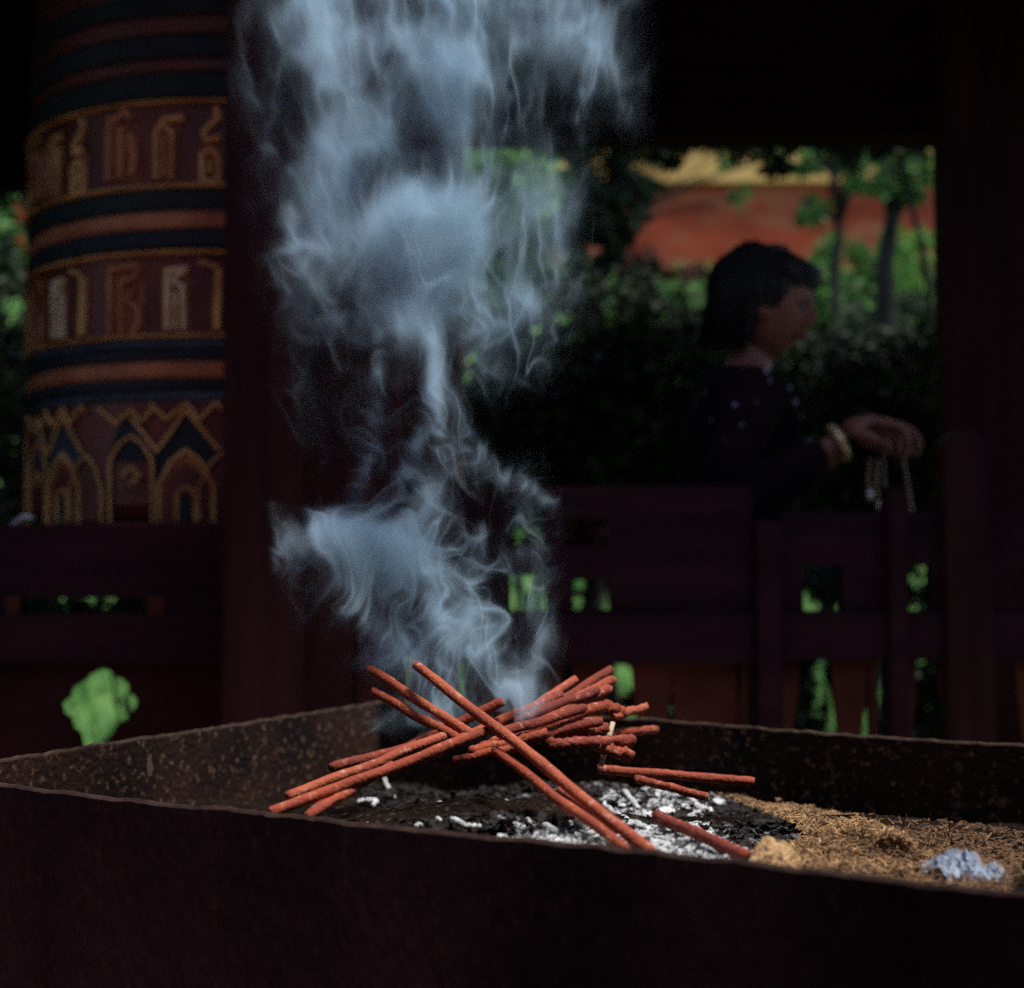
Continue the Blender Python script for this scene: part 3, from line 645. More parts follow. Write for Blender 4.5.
# curls of ash kept in the shape of burnt sticks
curls = [([(368, 825), (388, 812), (408, 810), (426, 812)], .0028, 'long curved white ash curl at the left below the fan of sticks'),
         ([(418, 828), (430, 812), (440, 803)], .0028, 'short straight white ash curl right of the long curved one'),
         ([(428, 812), (440, 820)], .0022, 'tiny white ash curl crossing the short straight one'),
         ([(382, 772), (386, 784), (394, 797)], .0024, 'thin hooked grey ash curl high above the long curved one'),
         ([(358, 802), (370, 800), (378, 800), (372, 806)], .0028, 'small crumpled white ash curl under the fan of sticks'),
         ([(498, 806), (500, 818), (504, 828)], .0022, 'upright pale ash curl left of the white ash heap'),
         ([(506, 800), (520, 812), (530, 822)], .0018, 'thin tan ash sliver slanting beside the upright curl'),
         ([(508, 822), (522, 828), (528, 828)], .0022, 'short tan ash sliver at the foot of the upright curl'),
         ([(508, 842), (530, 844), (560, 840), (585, 842)], .0034, 'longest white ash roll lying along the near rim'),
         ([(556, 844), (580, 848), (604, 850)], .0030, 'second white ash roll along the near rim beside the sticks'),
         ([(625, 792), (636, 806), (648, 818)], .0034, 'thick pale ash roll slanting behind the crossing sticks'),
         ([(690, 798), (700, 808), (712, 812)], .0036, 'bright ash roll at the upper right of the white ash'),
         ([(632, 830), (650, 838), (680, 844)], .0036, 'bright ash roll right of the long slanting stick'),
         ([(770, 852), (782, 864), (800, 874)], .0020, 'thin pale ash sliver beside the round dry leaf'),
         ([(562, 798), (576, 806)], .0026, 'short bluish ash roll between the two parallel sticks'),
         ([(600, 800), (612, 812), (630, 822), (640, 826)], .0030, 'curved white ash roll just right of the slanting sticks'),
         ([(655, 790), (672, 796), (690, 794)], .0030, 'wavy white ash roll below the long flat stick'),
         ([(540, 822), (556, 832), (572, 836)], .0026, 'pale ash roll behind the longest roll near the rim'),
         ([(452, 818), (466, 826), (480, 826)], .0022, 'lone pale ash curl midway between left curls and the white heap')]
for k, (pts, r, lb) in enumerate(curls):
    q = [on_bed(x, y, .0035 + .003 * (i == 1)) for i, (x, y) in enumerate(pts)]; dd = []
    for i in range(len(q) - 1): dd += [q[i].lerp(q[i + 1], t / 5) + Vector((0, 0, .0012 * noise.noise(q[i] * 300 + Vector((t, 0, 0))))) for t in range(5)]
    dd.append(q[-1]); bm = bmesh.new(); tube(bm, dd, [r * random.uniform(.7, 1.15) for _ in dd], 7, wob=.35, fs=260)
    tag(obj('ash_curl', bm, M['ash_white'], smooth=True), lb, 'ash curl', 'white ash curls in the trough')

# round dry leaf, crumpled bluish paper
c = on_bed(776, 856, .014); bm = bmesh.new(); cen = bm.verts.new(c + Vector((0, 0, .004))); rgs = []
for q_ in (.5, 1):
    rgs.append([bm.verts.new(c + Vector((math.cos(a) * .0165 * q_ * (1 + .5 * noise.noise(Vector((math.cos(a) * 1.7, math.sin(a) * 1.7, 0)))), math.sin(a) * .017 * q_ * (1 + .4 * noise.noise(Vector((math.cos(a) * 2.2, 5, math.sin(a) * 2.2)))), .009 * math.sin(a) * q_ + .003 * noise.noise(Vector((a * 2, q_, 1)))))) for a in [2 * PI * i / 26 for i in range(26)]])
for i in range(26): bm.faces.new((cen, rgs[0][i], rgs[0][(i + 1) % 26])); bm.faces.new((rgs[0][i], rgs[1][i], rgs[1][(i + 1) % 26], rgs[0][(i + 1) % 26]))
bmesh.ops.recalc_face_normals(bm, faces=bm.faces)
o = obj('dry_leaf', bm, mat('dry_leaf', (.56, .37, .18), (.26, .14, .06), 150, .8, .8, 260, c3=(.10, .05, .03), s3=120, t3=(.54, .62)), smooth=True); md = o.modifiers.new('t', 'SOLIDIFY'); md.thickness = .001
tag(o, 'round dry tan leaf lying at the left edge of the chaff', 'leaf')
bm = bmesh.new(); c = on_bed(962, 880, .006); n1 = 34; gg = []
for j in range(n1 + 1):
    row = []
    for i in range(n1 + 1):
        u, v_ = i / n1 * 2 - 1, j / n1 * 2 - 1; p = c + dU * u * .034 + dN * v_ * .035
        q3 = Vector((u * 2.2, v_ * 2.2, 0)); h = .013 * (abs(noise.noise(q3)) + .6 * abs(noise.noise(q3 * 2.3)) + .35 * abs(noise.noise(q3 * 5))) + .016 * max(0, 1 - (u * u + v_ * v_)) - .004
        e = .004 * Vector((noise.noise(q3 * 1.5 + Vector((4, 0, 0))), noise.noise(q3 * 1.5 + Vector((0, 7, 0))), 0)); p = p + e
        rr_ = math.hypot(u, v_)
        if rr_ > .85: p = c + (p - c) * (.85 / rr_ * (1 + .12 * noise.noise(q3 * 3)))
        row.append(bm.verts.new((p.x, p.y, bed_z(p.x, p.y) + .004 + h)))
    gg.append(row)
for j in range(n1):
    for i in range(n1): bm.faces.new((gg[j][i], gg[j][i + 1], gg[j + 1][i + 1], gg[j + 1][i]))
M['bluepaper'] = mat('bluish_paper', (.30, .36, .46), (.14, .17, .23), 30, .75, .5, 120, c3=(.22, .13, .08), s3=45, t3=(.56, .64))
o = obj('crumpled_paper', bm, M['bluepaper']); md = o.modifiers.new('t', 'SOLIDIFY'); md.thickness = .0008
tag(o, 'crumpled bluish paper on the chaff at the right corner of the trough', 'paper')

# ------------------------------------------------------------------ incense sticks
M['incense'] = mat('red_incense', (.33, .066, .030), (.20, .038, .020), 25, .85, .3, 350, c3=(.42, .16, .11), s3=160, t3=(.58, .7))
M['incense_dark'] = mat('red_incense_dark', (.22, .040, .022), (.13, .026, .018), 25, .85, .3, 350, c3=(.34, .12, .09), s3=160, t3=(.58, .7))
M['incense_pale'] = mat('red_incense_pale', (.38, .092, .045), (.26, .052, .028), 25, .85, .3, 350, c3=(.46, .22, .16), s3=120, t3=(.58, .7))
M['incense_grey'] = mat('ashy_incense', (.30, .24, .23), (.26, .07, .05), 90, .9, .5, 350)
def stick(a, b_, r, label, wob=.06, sag=0.0, mid=None, name='incense_stick', m='incense', rag=0):
    p0, p1 = P(*a), P(*b_); n = 34; k = hash(label) % 97 if False else sum(map(ord, label)) % 97
    pts, rad = [], []
    for i in range(n + 1):
        t = i / n; p = p0.lerp(p1, t); p = p + Vector((0, 0, -sag * 4 * t * (1 - t)))
        p = p + Vector((noise.noise(Vector((t * 3, k, 0))), noise.noise(Vector((t * 3, k, 5))), noise.noise(Vector((t * 3, k, 9))))) * .0018
        pts.append(p); q = r * (1 + .10 * noise.noise(Vector((t * 9, k, 2))))
        if rag: q = r * (1 + rag * noise.noise(Vector((t * 14, k, 3))) + .25 * rag * t)
        if i in (0, n): q *= .82
        rad.append(q)
    d0 = (pts[1] - pts[0]).normalized(); pts[0] = pts[1] - d0 * .003; pts[-1] = pts[-2] + (pts[-2] - pts[-3]).normalized() * .003
    bm = bmesh.new(); rings = tube(bm, pts, rad, 14, wob=wob, seed=k, fs=170)
    for rg_, sg in ((rings[0], 1), (rings[-1], 1)):
        for vv in rg_: vv.co += Vector((noise.noise(vv.co * 400), noise.noise(vv.co * 400 + Vector((5, 0, 0))), noise.noise(vv.co * 400 + Vector((0, 5, 0))))) * .0015
    G = 'red brown incense sticks piled in the trough'
    return tag(obj(name, bm, M[m + ('', '_dark', '_pale')[k % 3]] if m == 'incense' else M[m], smooth=True), label, 'incense stick', G)
R0 = .0041
# left fan
stick((266, 814, 1.085), (500, 727, 1.19), R0, 'longest left pointing incense stick, its tip on the near rim')
stick((285, 797, 1.12), (446, 735, 1.22), R0 * .95, 'left pointing incense stick just above the longest one')
stick((330, 768, 1.20), (430, 742, 1.27), R0, 'short left pointing incense stick, uppermost of the left fan')
stick((309, 815, 1.09), (368, 776, 1.15), R0 * .9, 'short low incense stick leaning from the rim under the left fan')
stick((306, 817, 1.083), (392, 765, 1.16), R0 * .85, 'lowest incense stick of the left fan, beside the short one')
stick((400, 752, 1.26), (503, 701, 1.27), R0 * 1.05, 'blunt tipped incense stick rising right from the crossing')
# sticks coming from upper left
stick((412, 662, 1.30), (659, 858, .985), R0 * 1.05, 'long incense stick from the highest tip down to the near rim', .1)
stick((368, 668, 1.33), (475, 737, 1.245), R0 * 1.05, 'incense stick with its tip upper left, bright spark on it')
stick((373, 691, 1.32), (462, 741, 1.245), R0 * 1.0, 'lower of the two parallel incense sticks pointing upper left')
stick((492, 748, 1.17), (629, 852, .99), R0 * .92, 'slanting incense stick left of and parallel to the longest slanting one')
stick((560, 790, 1.13), (622, 832, 1.05), R0 * .8, 'short hidden incense stick between the two parallel slanting ones', m='incense')
# right fan
stick((455, 742, 1.24), (551, 698, 1.33), R0 * 1.1, 'incense stick of the right fan with the clean tip next to the smoke')
stick((520, 716, 1.36), (575, 679, 1.42), R0 * 1.0, 'short incense stick behind the right fan, second highest tip')
stick((520, 726, 1.33), (612, 669, 1.42), R0 * 1.05, 'highest incense stick of the right fan')
stick((505, 736, 1.30), (614, 679, 1.38), R0 * 1.15, 'incense stick just below the highest one of the right fan', rag=.12)
stick((540, 722, 1.30), (609, 688, 1.37), R0 * 1.05, 'stubby knobbly incense stick third from the top of the right fan', rag=.2)
stick((490, 744, 1.25), (604, 706, 1.33), R0 * 1.2, 'thick incense stick in the middle of the right fan', rag=.15)
stick((480, 748, 1.23), (601, 721, 1.30), R0 * 1.15, 'crusty incense stick under the middle one of the right fan', .18, rag=.25)
stick((470, 752, 1.21), (546, 732, 1.26), R0 * .9, 'flat lying incense stick end in front of the right fan', .2, rag=.3)
stick((455, 760, 1.21), (520, 747, 1.21), R0 * .9, 'short dark incense stick below the crossing')
stick((548, 744, 1.25), (634, 740, 1.30), R0 * 1.1, 'crusty broken incense stick low on the right of the pile', .28, rag=.4)
stick((590, 742, 1.28), (630, 756, 1.29), R0 * 1.35, 'ragged lump of burnt incense stick at the end of the broken one', .35, rag=.5)
stick((604, 706, 1.36), (622, 712, 1.37), R0 * 1.3, 'round incense stub at the right behind the fan', .3, rag=.3)
stick((614, 717, 1.36), (645, 707, 1.40), R0 * .95, 'bent incense stub poking out right of the fan', .2, rag=.2)
stick((606, 733, 1.36), (656, 730, 1.42), R0 * 1.0, 'short incense stick pointing right above the broken one', .12)
stick((512, 722, 1.29), (598, 690, 1.35), R0 * 1.1, 'smooth incense stick tucked between the upper sticks of the right fan')
stick((498, 734, 1.23), (585, 708, 1.29), R0 * 1.05, 'incense stick lying in front across the middle of the right fan', rag=.1)
stick((530, 740, 1.26), (607, 728, 1.32), R0 * 1.1, 'rough incense stick between the crusty one and the broken one', .12, rag=.25)
stick((525, 712, 1.31), (560, 695, 1.34), R0 * 1.0, 'short incense stick beside the clean tip next to the smoke')
# right, lying in the ash
stick((596, 769, 1.36), (756, 782, 1.34), R0 * 1.05, 'long incense stick lying flat along the back wall', .12)
stick((636, 779, 1.34), (706, 797, 1.29), R0 * .95, 'short incense stick under the long flat one', .15)
stick((655, 815, 1.11), (746, 856, .985), R0 * 1.1, 'incense stick lying in the white ash, tip by the dry leaf', .12)
# pale wooden stub standing in the ash
bm = bmesh.new(); tube(bm, [P(601, 766, 1.34), P(607, 744, 1.345), P(613, 722, 1.35)], [.0024, .0024, .0022], 8, wob=.1)
tag(obj('bamboo_stub', bm, mat('bamboo', (.55, .47, .33), (.4, .32, .2), 60, .7), smooth=True), 'thin pale bamboo stub standing upright behind the broken stick', 'bamboo stub')
# pale fleck stuck on the inner left wall
lp = P(150, 768, 1.47); bm = bmesh.new()
slab(bm, [lp + Vector((math.cos(a) * .003, 0, math.sin(a) * .009)) for a in [2 * PI * i / 9 for i in range(9)]], .0015, (-.5, 1, 0))
tag(obj('incense_scrap', bm, mat('pale_scrap', (.35, .28, .22), (.2, .14, .1), 60, .8)), 'small pale scrap stuck upright near the left inner wall', 'scrap')

# ------------------------------------------------------------------ person
per = tag(empty('person', (.46, 2.92, .012)), 'person in a dark jacket looking right, hands together above the railing', 'person')
M['skin'] = mat('skin', (.24, .095, .060), (.19, .07, .045), 20, .55, .1, 200, spec=.4)
M['hair'] = mat('black_hair', (.006, .005, .006), (.012, .010, .011), 8, .55, .7, 60, stretch=(6, 6, .8), spec=.3)
M['jacket'] = mat('dark_jacket', (.009, .006, .008), (.015, .009, .012), 12, .95, .4, 120, spec=.03)
M['trousers'] = mat('dark_trousers', (.012, .011, .015), (.018, .015, .02), 12, .9, .3, 80)
M['embroidery'] = mat('pale_embroidery', (.26, .27, .33), (.14, .14, .19), 60, .8)
hx, hy, hz_ = .497, 2.92, 1.487
sh = [(.455, 3.08, 1.30), (.455, 2.79, 1.30)]          # far and near shoulder
WN, WF = (.612, 2.755, 1.195), (.640, 2.86, 1.200)
body = skin([[(.44, 2.93, .95, .115, .13), (.44, 2.93, 1.08, .10, .12), (.445, 2.93, 1.20, .105, .14), (.45, 2.935, 1.30, .075, .12), (.465, 2.93, 1.36, .047), (.485, 2.925, 1.42, .047)],
             [3, (.455, 2.80, 1.295, .055), (.42, 2.765, 1.17, .042), (.40, 2.765, 1.06, .036), (.50, 2.755, 1.13, .034), (.592, 2.755, 1.188, .024), (.625, 2.755, 1.203, .028, .02)],
             [3, (.455, 3.07, 1.295, .055), (.43, 3.09, 1.17, .042), (.43, 3.06, 1.06, .036), (.53, 2.97, 1.12, .034), (.625, 2.875, 1.19, .024), (.65, 2.86, 1.20, .028, .02)],
             [0, (.44, 2.85, .88, .085), (.45, 2.85, .50, .058), (.43, 2.85, .10, .042), (.52, 2.85, .045, .035)],
             [0, (.44, 3.01, .88, .085), (.45, 3.01, .50, .058), (.43, 3.01, .10, .042), (.52, 3.01, .045, .035)]], 2)
def headfn(p):
    x, y, z = p            # +x is the face
    q = Vector(p)
    if z < 0: q.x *= 1 - .10 * z * z * 1.0; q.y *= 1 + .35 * z * (1 if x > -.2 else .5)
    if x > 0:
        q.x *= 1 - .10 * max(0, z - .1)
        nose = math.exp(-((y / .16) ** 2) - ((z + .18) / .20) ** 2); q.x += .26 * nose * (x > .3)
        q.x += .06 * math.exp(-((y / .45) ** 2) - ((z - .18) / .12) ** 2)
        q.x += .08 * math.exp(-((y / .28) ** 2) - ((z + .52) / .09) ** 2)
        for s in (1, -1): q.x -= .10 * math.exp(-(((y - s * .36) / .18) ** 2) - ((z - .02) / .12) ** 2)
        q.x += .12 * math.exp(-((y / .35) ** 2) - ((z + .86) / .16) ** 2)
    return q
head = ellipsoid((hx + .004, hy - .008, hz_), (.090, .074, .115), (0, .20, -.46), headfn, 64)
ears = [ellipsoid((hx - .012, hy + s * .074, hz_ - .012), (.016, .008, .030), (0, 0, 0), None, 16) for s in (1, -1)]
def V3(p, q, s): return tuple(Vector(p) + Vector(q) * s)
def hand(wr, curl, side):
    """fingers curl over and down around what they hold"""
    wr = Vector(wr); ms = []
    palm = [[(*(wr + Vector((-.01, 0, -.003))), .022, .018), (*(wr + Vector((.03, 0, .010))), .034, .020), (*(wr + Vector((.068, 0, .014))), .036, .018)]]
    ms.append(skin(palm, 2))
    for i, (dy, ln) in enumerate(((-.040, .074), (-.014, .090), (.014, .086), (.041, .066))):
        k = wr + Vector((.066, dy, .018 - abs(dy) * .15)); ch = [(*(k - Vector((.02, 0, .004))), .010), (*k, .0105)]; a = .02 + .13 * (i - 1)
        for seg, (fl, bend, r) in enumerate(((.46, curl, .0088), (.31, curl * 1.3, .0080), (.23, curl, .0070))):
            a += bend; k = k + Vector((math.cos(a), 0, -math.sin(a))) * ln * fl; ch.append((*k, r))
        ms.append(skin([ch], 2))
    k = wr + Vector((.012, -.03 * side, -.004)); ch = [(*(k + Vector((-.004, .014 * side, 0))), .013), (*k, .013), (*(k + Vector((.028, -.010 * side, -.016))), .0115), (*(k + Vector((.052, .0, -.026))), .0095), (*(k + Vector((.070, .012 * side, -.030))), .008)]
    ms.append(skin([ch], 2)); return ms
hands = hand((.620, 2.755, 1.222), .55, 1) + hand((.665, 2.862, 1.226), .50, -1)
bd = remeshed([body, head] + ears + hands, .0045, 2)
link_mesh('body', bd, M['skin'], per, True)
# eye, brow and lips
eyeM = mat('eye', (.03, .02, .02), (.3, .28, .26), 30, .2)
fr = Matrix.Rotation(-.46, 3, 'Z'); hc = Vector((hx + .004, hy - .008, hz_))
for s in (1, -1):
    me = ellipsoid(hc + fr @ Vector((.074, s * .028, -.012)), (.010, .012, .008), (0, 0, -.46), None, 16); link_mesh('eye', me, eyeM, per, True)
me = ellipsoid(hc + fr @ Vector((.072, 0, -.070)), (.014, .024, .008), (0, .2, -.46), None, 16); link_mesh('lips', me, mat('lips', (.22, .07, .055), (.18, .05, .045), 30, .5), per, True)
# hair: bob covering crown, nape and forehead
hs = [ellipsoid((hx - .012, hy, hz_ + .024), (.100, .092, .098), (0, .12, 0)), ellipsoid((hx - .048, hy, hz_ - .020), (.056, .082, .076)),
      ellipsoid((hx + .046, hy - .016, hz_ + .056), (.062, .080, .040), (0, .35, -.4)), ellipsoid((hx + .070, hy - .03, hz_ + .032), (.022, .058, .030), (0, .3, -.46)),
      ellipsoid((hx - .062, hy - .056, hz_ - .012), (.032, .026, .070), (0, -.2, 0)), ellipsoid((hx - .022, hy + .066, hz_ - .008), (.046, .024, .07))]
hm = remeshed(hs, .006, 3)
for v_ in hm.vertices:
    p = v_.co.copy(); v_.co += v_.normal * (.013 * noise.noise(Vector((p.x * 24, p.y * 30, p.z * 9))) + .006 * noise.noise(Vector((p.x * 90, p.y * 120, p.z * 14))))
link_mesh('hair', hm, M['hair'], per, True)
bm = bmesh.new()
for i in range(260):                                     # loose locks
    a = random.uniform(-PI * .95, PI * .95); x = hx - .012 + .094 * math.cos(a); y = hy + .088 * math.sin(a)
    if math.sin(a) < -.2 and math.cos(a) > -.25 and math.cos(a) < .8: continue
    frnt = math.cos(a) > .45; z1 = hz_ + random.uniform(.02, .07); ln = random.uniform(.05, .085) if frnt else random.uniform(.08, .155)
    if not frnt and math.cos(a) > .0: ln *= .7
    p0 = Vector((x, y, z1)); tube(bm, [p0 + Vector((-.02 * math.cos(a), -.02 * math.sin(a), .02)), p0, p0 + Vector((.006 * math.cos(a) + random.uniform(-.006, .006), .004 * math.sin(a), -ln * .5)), p0 + Vector((.010 * math.cos(a) + random.uniform(-.022, .022), random.uniform(-.02, .02), -ln))], [.004, .005, .004, .001], 5)
obj('hair_locks', bm, M['hair'], per, True)
jk = skin([[(.44, 2.93, .90, .150, .165), (.44, 2.93, 1.06, .135, .160), (.445, 2.93, 1.20, .135, .175), (.45, 2.935, 1.31, .088, .135), (.462, 2.93, 1.355, .066)],
           [3, (.455, 2.79, 1.29, .070), (.415, 2.765, 1.17, .060), (.395, 2.765, 1.055, .052), (.50, 2.755, 1.13, .048), (.588, 2.755, 1.185, .038)],
           [3, (.455, 3.08, 1.29, .070), (.43, 3.09, 1.17, .060), (.43, 3.06, 1.055, .052), (.53, 2.97, 1.12, .048), (.618, 2.88, 1.188, .038)]], 2)
jm = remeshed([jk], .006, 2)
for v_ in jm.vertices:
    p = v_.co; v_.co += v_.normal * (.007 * noise.noise(Vector((p.x * 12, p.y * 12, p.z * 16))) + .003 * noise.noise(p * 40))
link_mesh('jacket', jm, M['jacket'], per, True)
tm = skin([[(.44, 2.93, .93, .145, .16), (.44, 2.93, .86, .13, .16)], [1, (.44, 2.85, .78, .105), (.45, 2.85, .50, .085), (.44, 2.85, .10, .07)], [1, (.44, 3.01, .78, .105), (.45, 3.01, .50, .085), (.44, 3.01, .10, .07)]], 2)
link_mesh('trousers', tm, M['trousers'], per, True)
def on_body(px, py, objs=('jacket',)):
    r = ray(px, py).normalized(); best = None
    for nm in objs:
        o = next(c for c in per.children if c.name.startswith(nm)); inv = o.matrix_world.inverted()
        hit, loc, nrm, _ = o.ray_cast(Vector((0, 0, EYE)), r)
        if hit: best = (loc, nrm)
    return best
bpy.context.view_layer.update()
col_pts = [(722, 352, 3, 7), (728, 346, 3, 4), (760, 362, 4, 5), (766, 371, 4, 5), (783, 368, 3, 5), (786, 378, 3, 4), (795, 402, 5, 4), (806, 432, 4, 5), (809, 441, 5, 4), (735, 405, 4, 3), (705, 393, 3, 3), (697, 402, 3, 3), (726, 440, 2, 2), (716, 358, 2, 4), (770, 380, 2, 4), (789, 388, 3, 4), (801, 417, 3, 4), (712, 420, 2, 3), (742, 425, 3, 2), (756, 402, 2, 2)]
cnt = 0
for (px, py, a, b_) in col_pts:
    jo = next(c for c in per.children if c.name.startswith('jacket'))
    r = ray(px, py).normalized(); inv = jo.matrix_world.inverted(); hit, loc, nrm, _ = jo.ray_cast(inv @ Vector((0, 0, EYE)), r)
    if not hit: continue
    loc = jo.matrix_world @ loc; t = nrm.cross(Vector((0, 0, 1))).normalized(); u = t.cross(nrm); s = 1 / 510
    bm = bmesh.new(); slab(bm, [loc + nrm * .001 + t * math.cos(q) * a * .62 * s * random.uniform(.7, 1.1) + u * math.sin(q) * b_ * .8 * s * random.uniform(.7, 1.1) for q in [2 * PI * i / 9 for i in range(9)]], .001, nrm); obj('embroidery', bm, M['embroidery'], per)
bm = bmesh.new(); rgp = [Vector((.606, 2.755, 1.197)) + Matrix.Rotation(-.45, 3, 'Y') @ Vector((0, math.cos(a) * .030, math.sin(a) * .030)) for a in [2 * PI * i / 24 for i in range(25)]]
tube(bm, rgp, .0075, 8, cap=False); obj('bracelet', bm, mat('pale_gold_bracelet', (.75, .62, .30), (.6, .45, .2), 40, .3, metallic=.3), per, True)
# beads held in the hands
bm = bmesh.new(); M['bead'] = mat('wooden_beads', (.42, .28, .18), (.28, .17, .11), 60, .4)
pb = tag(empty('prayer_beads', P(900, 470, 2.76)), 'string of prayer beads with pale tassels hanging from the hands', 'prayer beads')
cords = [([(884, 455), (884, 480), (887, 505), (898, 532)], 2.76), ([(902, 452), (907, 480), (911, 505), (914, 524)], 2.77), ([(870, 460), (868, 480), (870, 492)], 2.74), ([(878, 462), (876, 485), (880, 502)], 2.74)]
ends = []
for pts, Y in cords:
    q = [P(x, y, Y) for x, y in pts]; tube(bm, q, .0016, 6); ends.append(q[-1])
    for a, b_ in zip(q[:-1], q[1:]):
        n = int((b_ - a).length / .0065)
        for i in range(n):
            bmesh.ops.create_uvsphere(bm, u_segments=8, v_segments=6, radius=.0036, matrix=Matrix.Translation(a.lerp(b_, i / n)))
obj('bead_string', bm, M['bead'], pb, True)
for e in ends:
    bm = bmesh.new(); tube(bm, [e + Vector((0, 0, .004)), e + Vector((0, 0, -.004)), e + Vector((.001, 0, -.016))], [.003, .006, .007], 10, wob=.2); obj('tassel', bm, mat('pale_tassel', (.75, .66, .58), (.5, .42, .34), 50, .8), pb, True)

# ------------------------------------------------------------------ smoke
OUTLINE = [(-60, 204, 678), (60, 204, 678), (160, 210, 672), (260, 215, 656), (340, 225, 640), (400, 235, 615), (450, 235, 600), (500, 228, 600), (560, 228, 602), (620, 240, 602), (680, 270, 602), (746, 315, 602)]
def smoke_fields(blobs, lines, W_=576, H_=960, X0=200., X1=680., Y0=-55., Y1=745.):
    k = W_ / (X1 - X0)
    gx, gy = np.meshgrid(np.linspace(X0, X1, W_), np.linspace(Y1, Y0, H_))
    def vn(x, y, lx, ly, seed):
        T = np.random.default_rng(seed + 5).random((128, 128)) * 2 - 1
        u, v = x / lx + 37.3, y / ly + 41.7; iu, iv = np.floor(u).astype(int), np.floor(v).astype(int); fu, fv = u - iu, v - iv
        fu = fu * fu * fu * (fu * (fu * 6 - 15) + 10); fv = fv * fv * fv * (fv * (fv * 6 - 15) + 10)
        g = lambda a, b: T[(iv + b) % 128, (iu + a) % 128]
        return (g(0, 0) * (1 - fu) + g(1, 0) * fu) * (1 - fv) + (g(0, 1) * (1 - fu) + g(1, 1) * fu) * fv
    def env(x, y):
        e = np.zeros_like(x)
        for bx, by, rx, ry, s in blobs: q = ((x - bx) / rx) ** 2 + ((y - by) / ry) ** 2; e += s * np.exp(-q * 1.25)
        return e
    def lin(x, y):
        e = np.zeros_like(x)
        for pts, w_, s in lines:
            d = np.full_like(x, 1e9)
            for (ax, ay), (bx, by) in zip(pts[:-1], pts[1:]):
                L2_ = (bx - ax) ** 2 + (by - ay) ** 2; t = np.clip(((x - ax) * (bx - ax) + (y - ay) * (by - ay)) / L2_, 0, 1)
                d = np.minimum(d, (x - ax - t * (bx - ax)) ** 2 + (y - ay - t * (by - ay)) ** 2)
            e += s * np.exp(-d / w_ ** 2)
        return e
    def bil(A, x, y):
        u = np.clip((x - X0) * k, 0, W_ - 1.001); v = np.clip((Y1 - y) * k, 0, H_ - 1.001); iu, iv = u.astype(int), v.astype(int); fu, fv = u - iu, v - iv
        return (A[iv, iu] * (1 - fu) + A[iv, iu + 1] * fu) * (1 - fv) + (A[iv + 1, iu] * (1 - fu) + A[iv + 1, iu + 1] * fu) * fv
    hgt = np.clip((Y1 - gy) / 700, 0, 1)
    chans, depths = [], []
    for c in range(4):
        x, y = gx.copy(), gy.copy(); near = None
        for st in range(3):
            psi = np.zeros_like(gx)
            for lx, amp in ((120, 1.0), (64, .75), (34, .42), (18, .16)):
                psi += amp * lx * .5 * vn(gx, gy * .75, lx, lx, 1000 * c + 100 * st + int(lx))
            vy_, vx_ = np.gradient(psi); ux = vy_ * k; uy = vx_ * k
            for i in range(7):
                a, b_ = bil(ux, x, y), bil(uy, x, y); xh, yh = x + a * 2.2, y + b_ * 2.2
                x = x + bil(ux, xh, yh) * 4.4; y = y + bil(uy, xh, yh) * 4.4
            if st == 0: near = (x.copy(), y.copy())
        nx_, ny_ = near
        up0 = np.clip((hgt - .45) / .3, 0, 1); e = .62 * env(gx + (nx_ - gx) * (.50 - .14 * up0), gy + (ny_ - gy) * (.42 - .10 * up0)) + .38 * env(gx, gy)
        ln = lin(gx + (nx_ - gx) * .30, gy + (ny_ - gy) * .25)
        sf = 1 - .66 * np.clip((hgt - .45) / .35, 0, 1)
        x1, y1 = gx + (x - gx) * sf, gy + (y - gy) * sf
        def ridge(l, ys_, p, sd): return (1 - np.abs(vn(x1, y1 * ys_, l, l, sd + c))) ** p
        f1 = ridge(34, .42, 3.2, 900); f2 = ridge(16, .40, 3, 940); f3 = np.clip(.5 + .9 * vn(x1, y1 * .6, 60, 60, 960 + c), 0, 1.3); f4 = ridge(8, .35, 2, 980)
        tex = (.10 + .90 * f1) * (.35 + .65 * f2) * (.2 + 1.1 * f3) * (.75 + .25 * f4)
        soft = np.clip((e - .5) / .6, 0, 1)
        up = np.clip((hgt - .40) / .3, 0, 1)
        d = e * (1.7 * tex * (1 - .35 * soft) * (1 - .30 * up) + (.05 + .17 * up) * (.35 + .65 * f3) * (.6 + .4 * f2) + .62 * soft * (.62 + .38 * f2)) + ln * (.25 + .75 * f2) * .8 * (1 if c < 2 else 0)
        d = d ** 2.2 / (d ** 1.2 + .20)
        oy = [o[0] for o in OUTLINE]; lo, hi = np.interp(gy, oy, [o[1] for o in OUTLINE]), np.interp(gy, oy, [o[2] for o in OUTLINE])
        sm = lambda q: np.clip(q, 0, 1) ** 2 * (3 - 2 * np.clip(q, 0, 1))
        edge = sm((gx - lo - 6) / 55) * sm((hi - gx - 6) / 70) * np.clip((Y1 - gy) / 25, 0, 1) * np.clip((gy - Y0) / 25, 0, 1)
        chans.append(d * edge)
        depths.append(.5 + .5 * np.clip(.8 * vn(gx, gy, 160, 160, 300 + c) + .45 * vn(gx, gy, 60, 60, 320 + c) + (c - 1.5) * .22, -1, 1))
    return chans, depths

